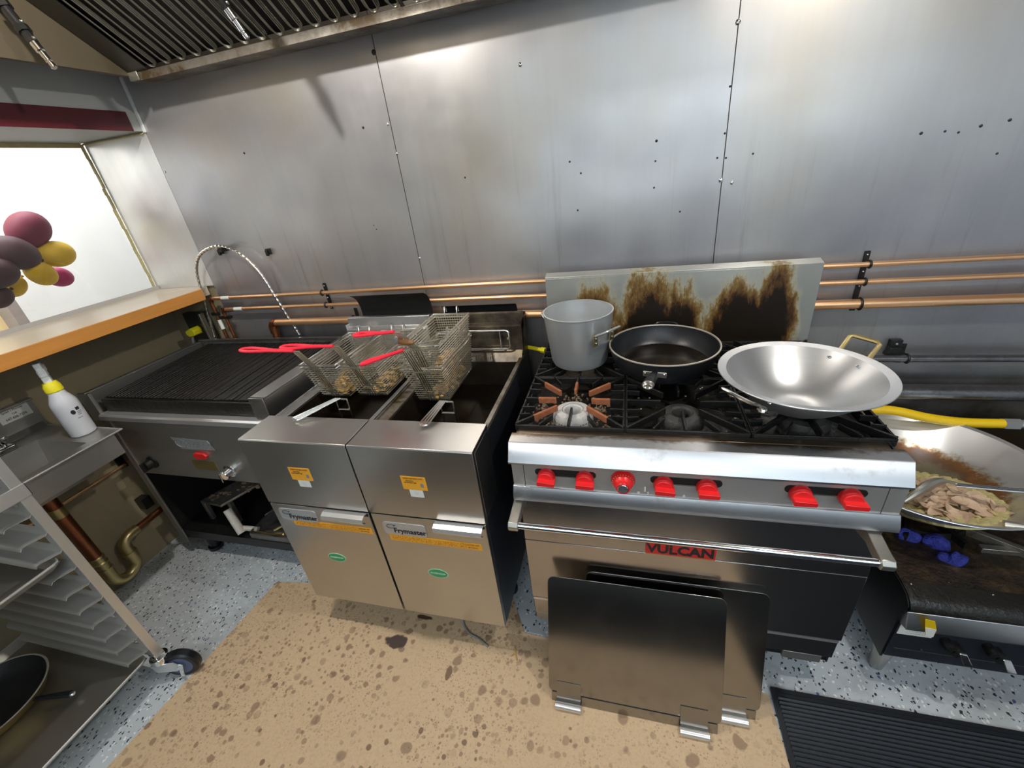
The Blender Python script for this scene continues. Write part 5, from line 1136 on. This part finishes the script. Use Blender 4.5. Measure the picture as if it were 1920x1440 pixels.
def caster(x, y, dx, dy):
    c = obj('caster_stem', G().box(x - .016, x + .016, y - .016, y + .016, .122, .150).cyl((x, y, .098), (x, y, .124), .030, 20), 'chrome', t, bev=.002)
    u = Vector((dx, dy, 0)).normalized(); v = Vector((-u.y, u.x, 0)); wc_ = Vector((x, y, .0625)) + u * .060
    obj('wheel', G().lathe([(.040, -.016), (.056, -.017), (.0620, -.011), (.0620, .011), (.056, .017), (.040, .016)], wc_, 36, v), 'tyre', c, label='black wheel')
    obj('wheel_disc', G().lathe([(0, -.0170), (.043, -.0165), (.043, .0165), (0, .0170)], wc_, 30, v), 'wheel_blue', c, label='blue-grey wheel disc')
    for s in (-1, 1):
        q = [Vector((x, y, .10)) - u * .026 + v * s * .022, Vector((x, y, .10)) + u * .055 + v * s * .022, wc_ + u * .014 + v * s * .022 + Vector((0, 0, .008)), wc_ - u * .010 + v * s * .022 - Vector((0, 0, .014)), Vector((x, y, .06)) - u * .018 + v * s * .022]
        obj('fork', G().prism(q, v * s * .003), 'steel_bright', c)
    obj('axle', G().cyl(wc_ - v * .027, wc_ + v * .027, .007, 12), 'chrome', c)
    obj('brake_lever', G().prism([wc_ - v * .026 + u * .012 + Vector((0, 0, .030)), wc_ - v * .026 + u * .026 + Vector((0, 0, .022)), wc_ - v * .032 + u * .012 - Vector((0, 0, .036)), wc_ - v * .032 - Vector((0, 0, .034))], -v * .004), 'chrome', c, bev=.001)
caster(RXf, RYa, 1, .38); caster(RXb, RYa, .9, .4); caster(RXf, RYb, .6, -1); caster(RXb, RYb, .8, -.5)
def sheet_pan(z, label, drip):
    x0, x1, y0, y1 = -2.315, -1.672, -1.600, -1.146
    t = thing('sheet_pan', label, 'tray', (-2.0, -1.37, z), 'sheet pans in the rack')
    q = .022
    g = G(); A = [(x0, y0), (x1, y0), (x1, y1), (x0, y1)]; B = [(x0 + q, y0 + q), (x1 - q, y0 + q), (x1 - q, y1 - q), (x0 + q, y1 - q)]
    V = [(a, b, z + .026) for a, b in A] + [(a, b, z) for a, b in B] + [(a, b, z - .0015) for a, b in B] + [(a - .001 if a < -2 else a + .001, b, z + .0255) for a, b in A]
    F = [(i, (i + 1) % 4, 4 + (i + 1) % 4, 4 + i) for i in range(4)] + [(4, 5, 6, 7), (11, 10, 9, 8)] + [(8 + i, 8 + (i + 1) % 4, 12 + (i + 1) % 4, 12 + i) for i in range(4)]
    obj('pan_sheet', g.add(V, F), 'pan_metal', t)
    obj('rolled_rim', G().tube([(x0, y0, z + .026), (x1 - .02, y0, z + .026), (x1 - .006, y0 + .006, z + .026), (x1, y0 + .02, z + .026), (x1, y1 - .02, z + .026), (x1 - .006, y1 - .006, z + .026), (x1 - .02, y1, z + .026), (x0, y1, z + .026)], .0038, 8, True), 'rack_metal', t)
sheet_pan(.128, 'lower sheet pan in the tray rack, carrying a black skillet', 0)
sheet_pan(.648, 'upper sheet pan in the tray rack', 0)
kc = (-2.085, -1.395)
t = thing('skillet', 'black frying pan lying on the lower sheet pan of the rack', 'pan', (*kc, .130))
obj('skillet_body', G().lathe([(0, .1295), (.118, .1295), (.150, .150), (.170, .186), (.166, .186), (.147, .153), (.116, .134), (0, .134)], (*kc, 0), 56), 'nonstick', t)
obj('skillet_side', G().lathe([(.118, .1285), (.1512, .149), (.1712, .1855), (.1702, .1858), (.150, .150)], (*kc, 0), 56, None, False), 'brass', t, label='metal outer wall, warm light put into its brassy colour')  # brassy tone stands in for warm light on the outer wall
obj('skillet_rim', G().lathe([(.169, .1845), (.1725, .186), (.169, .1885), (.166, .1865), (.169, .1845)], (*kc, 0), 56, None, False), 'pan_rim', t)
u = Vector((.80, .32, 0)).normalized(); a = Vector((*kc, .165)) + u * .16
obj('handle', G().tube([a, a + u * .05 + Vector((0, 0, -.004)), a + u * .11 + Vector((0, 0, -.012))], [.007, .010, .012], 12, sq=.6), 'black_rubber', t)
obj('end_cap', G().ball(a + u * .115 + Vector((0, 0, -.012)), (.010, .010, .007), 12, 8), 'chrome', t)

# ================================================================== BALLOONS BEYOND THE GLASS
for (x, y, z, r, m, lab) in (
    (-2.53, -.275, 1.578, .080, 'red', 'dark red balloon, topmost of the bunch behind the glass'),
    (-2.49, -.395, 1.500, .078, 'dark', 'upper brown balloon at the left of the bunch'),
    (-2.52, -.235, 1.464, .066, 'gold', 'largest golden balloon, at the right of the bunch'),
    (-2.50, -.340, 1.400, .056, 'gold', 'golden balloon at the middle bottom of the bunch'),
    (-2.60, -.232, 1.362, .052, 'pink', 'magenta balloon at the lower right of the bunch'),
    (-2.47, -.498, 1.438, .070, 'dark', 'lower brown balloon at the left of the bunch'),
    (-2.55, -.430, 1.368, .046, 'gold', 'small golden balloon at the lower left of the bunch'),
    (-2.50, -.520, 1.345, .048, 'dark', 'smallest brown balloon at the very left edge')):
    c = Vector((-2.52, -.36, 1.46)); p = Vector((x, y, z)); d = (p - c); d = d.normalized() if d.length > .01 else Vector((0, 1, 0))
    f = lambda q, r=r: Vector((q.x, q.y, q.z * (1.0 + .12 * (1 if q.z > 0 else 1.9))))
    M3 = Vector((0, 0, 1)).rotation_difference(Vector((0, d.y, d.z * .55)).normalized()).to_matrix()
    t = thing('balloon', lab, 'balloon', p, 'balloons behind the glass')
    obj('skin', G().ball(p, (r * .86, r * .86, r * .90), 28, 18, M3, f), 'balloon_' + m, t)
    kn = p - M3 @ Vector((0, 0, r * 1.10)); obj('knot', G().cyl(kn, kn - M3 @ Vector((0, 0, .010)), .004, 8, .007), 'balloon_' + m, t)

# ================================================================== SMALL SCRAPS, ADDED WORK TABLE BEHIND THE CAMERA
obj('food_scrap', G().tube([(-.385, -.79, .006), (-.378, -.815, .007), (-.366, -.84, .006)], .003, 6).tube([(-.378, -.815, .007), (-.390, -.83, .006)], .002, 5), 'fried', origin=(-.38, -.81, .004), label='small orange scrap on the cardboard near the range', cat='scrap')
t = thing('reflection_table', 'unseen work table added behind the camera for dark reflections in the steel', 'table', (.3, -2.95, 0))  # added out of view so the range and plates reflect dark
obj('table_top', G().box(-1.3, 2.0, -3.3, -2.6, .87, .90), 'steel', t); obj('shelf', G().box(-1.25, 1.95, -3.25, -2.65, .25, .27), 'steel_dark', t); obj('back_sheet', G().box(-1.3, 2.0, -3.3, -3.29, .05, .87), 'enamel_dark', t)
for x in (-1.25, 1.93):
    for y in (-3.25, -2.65): obj('leg', G().cyl((x, y, 0), (x, y, .87), .02, 12), 'steel', t)
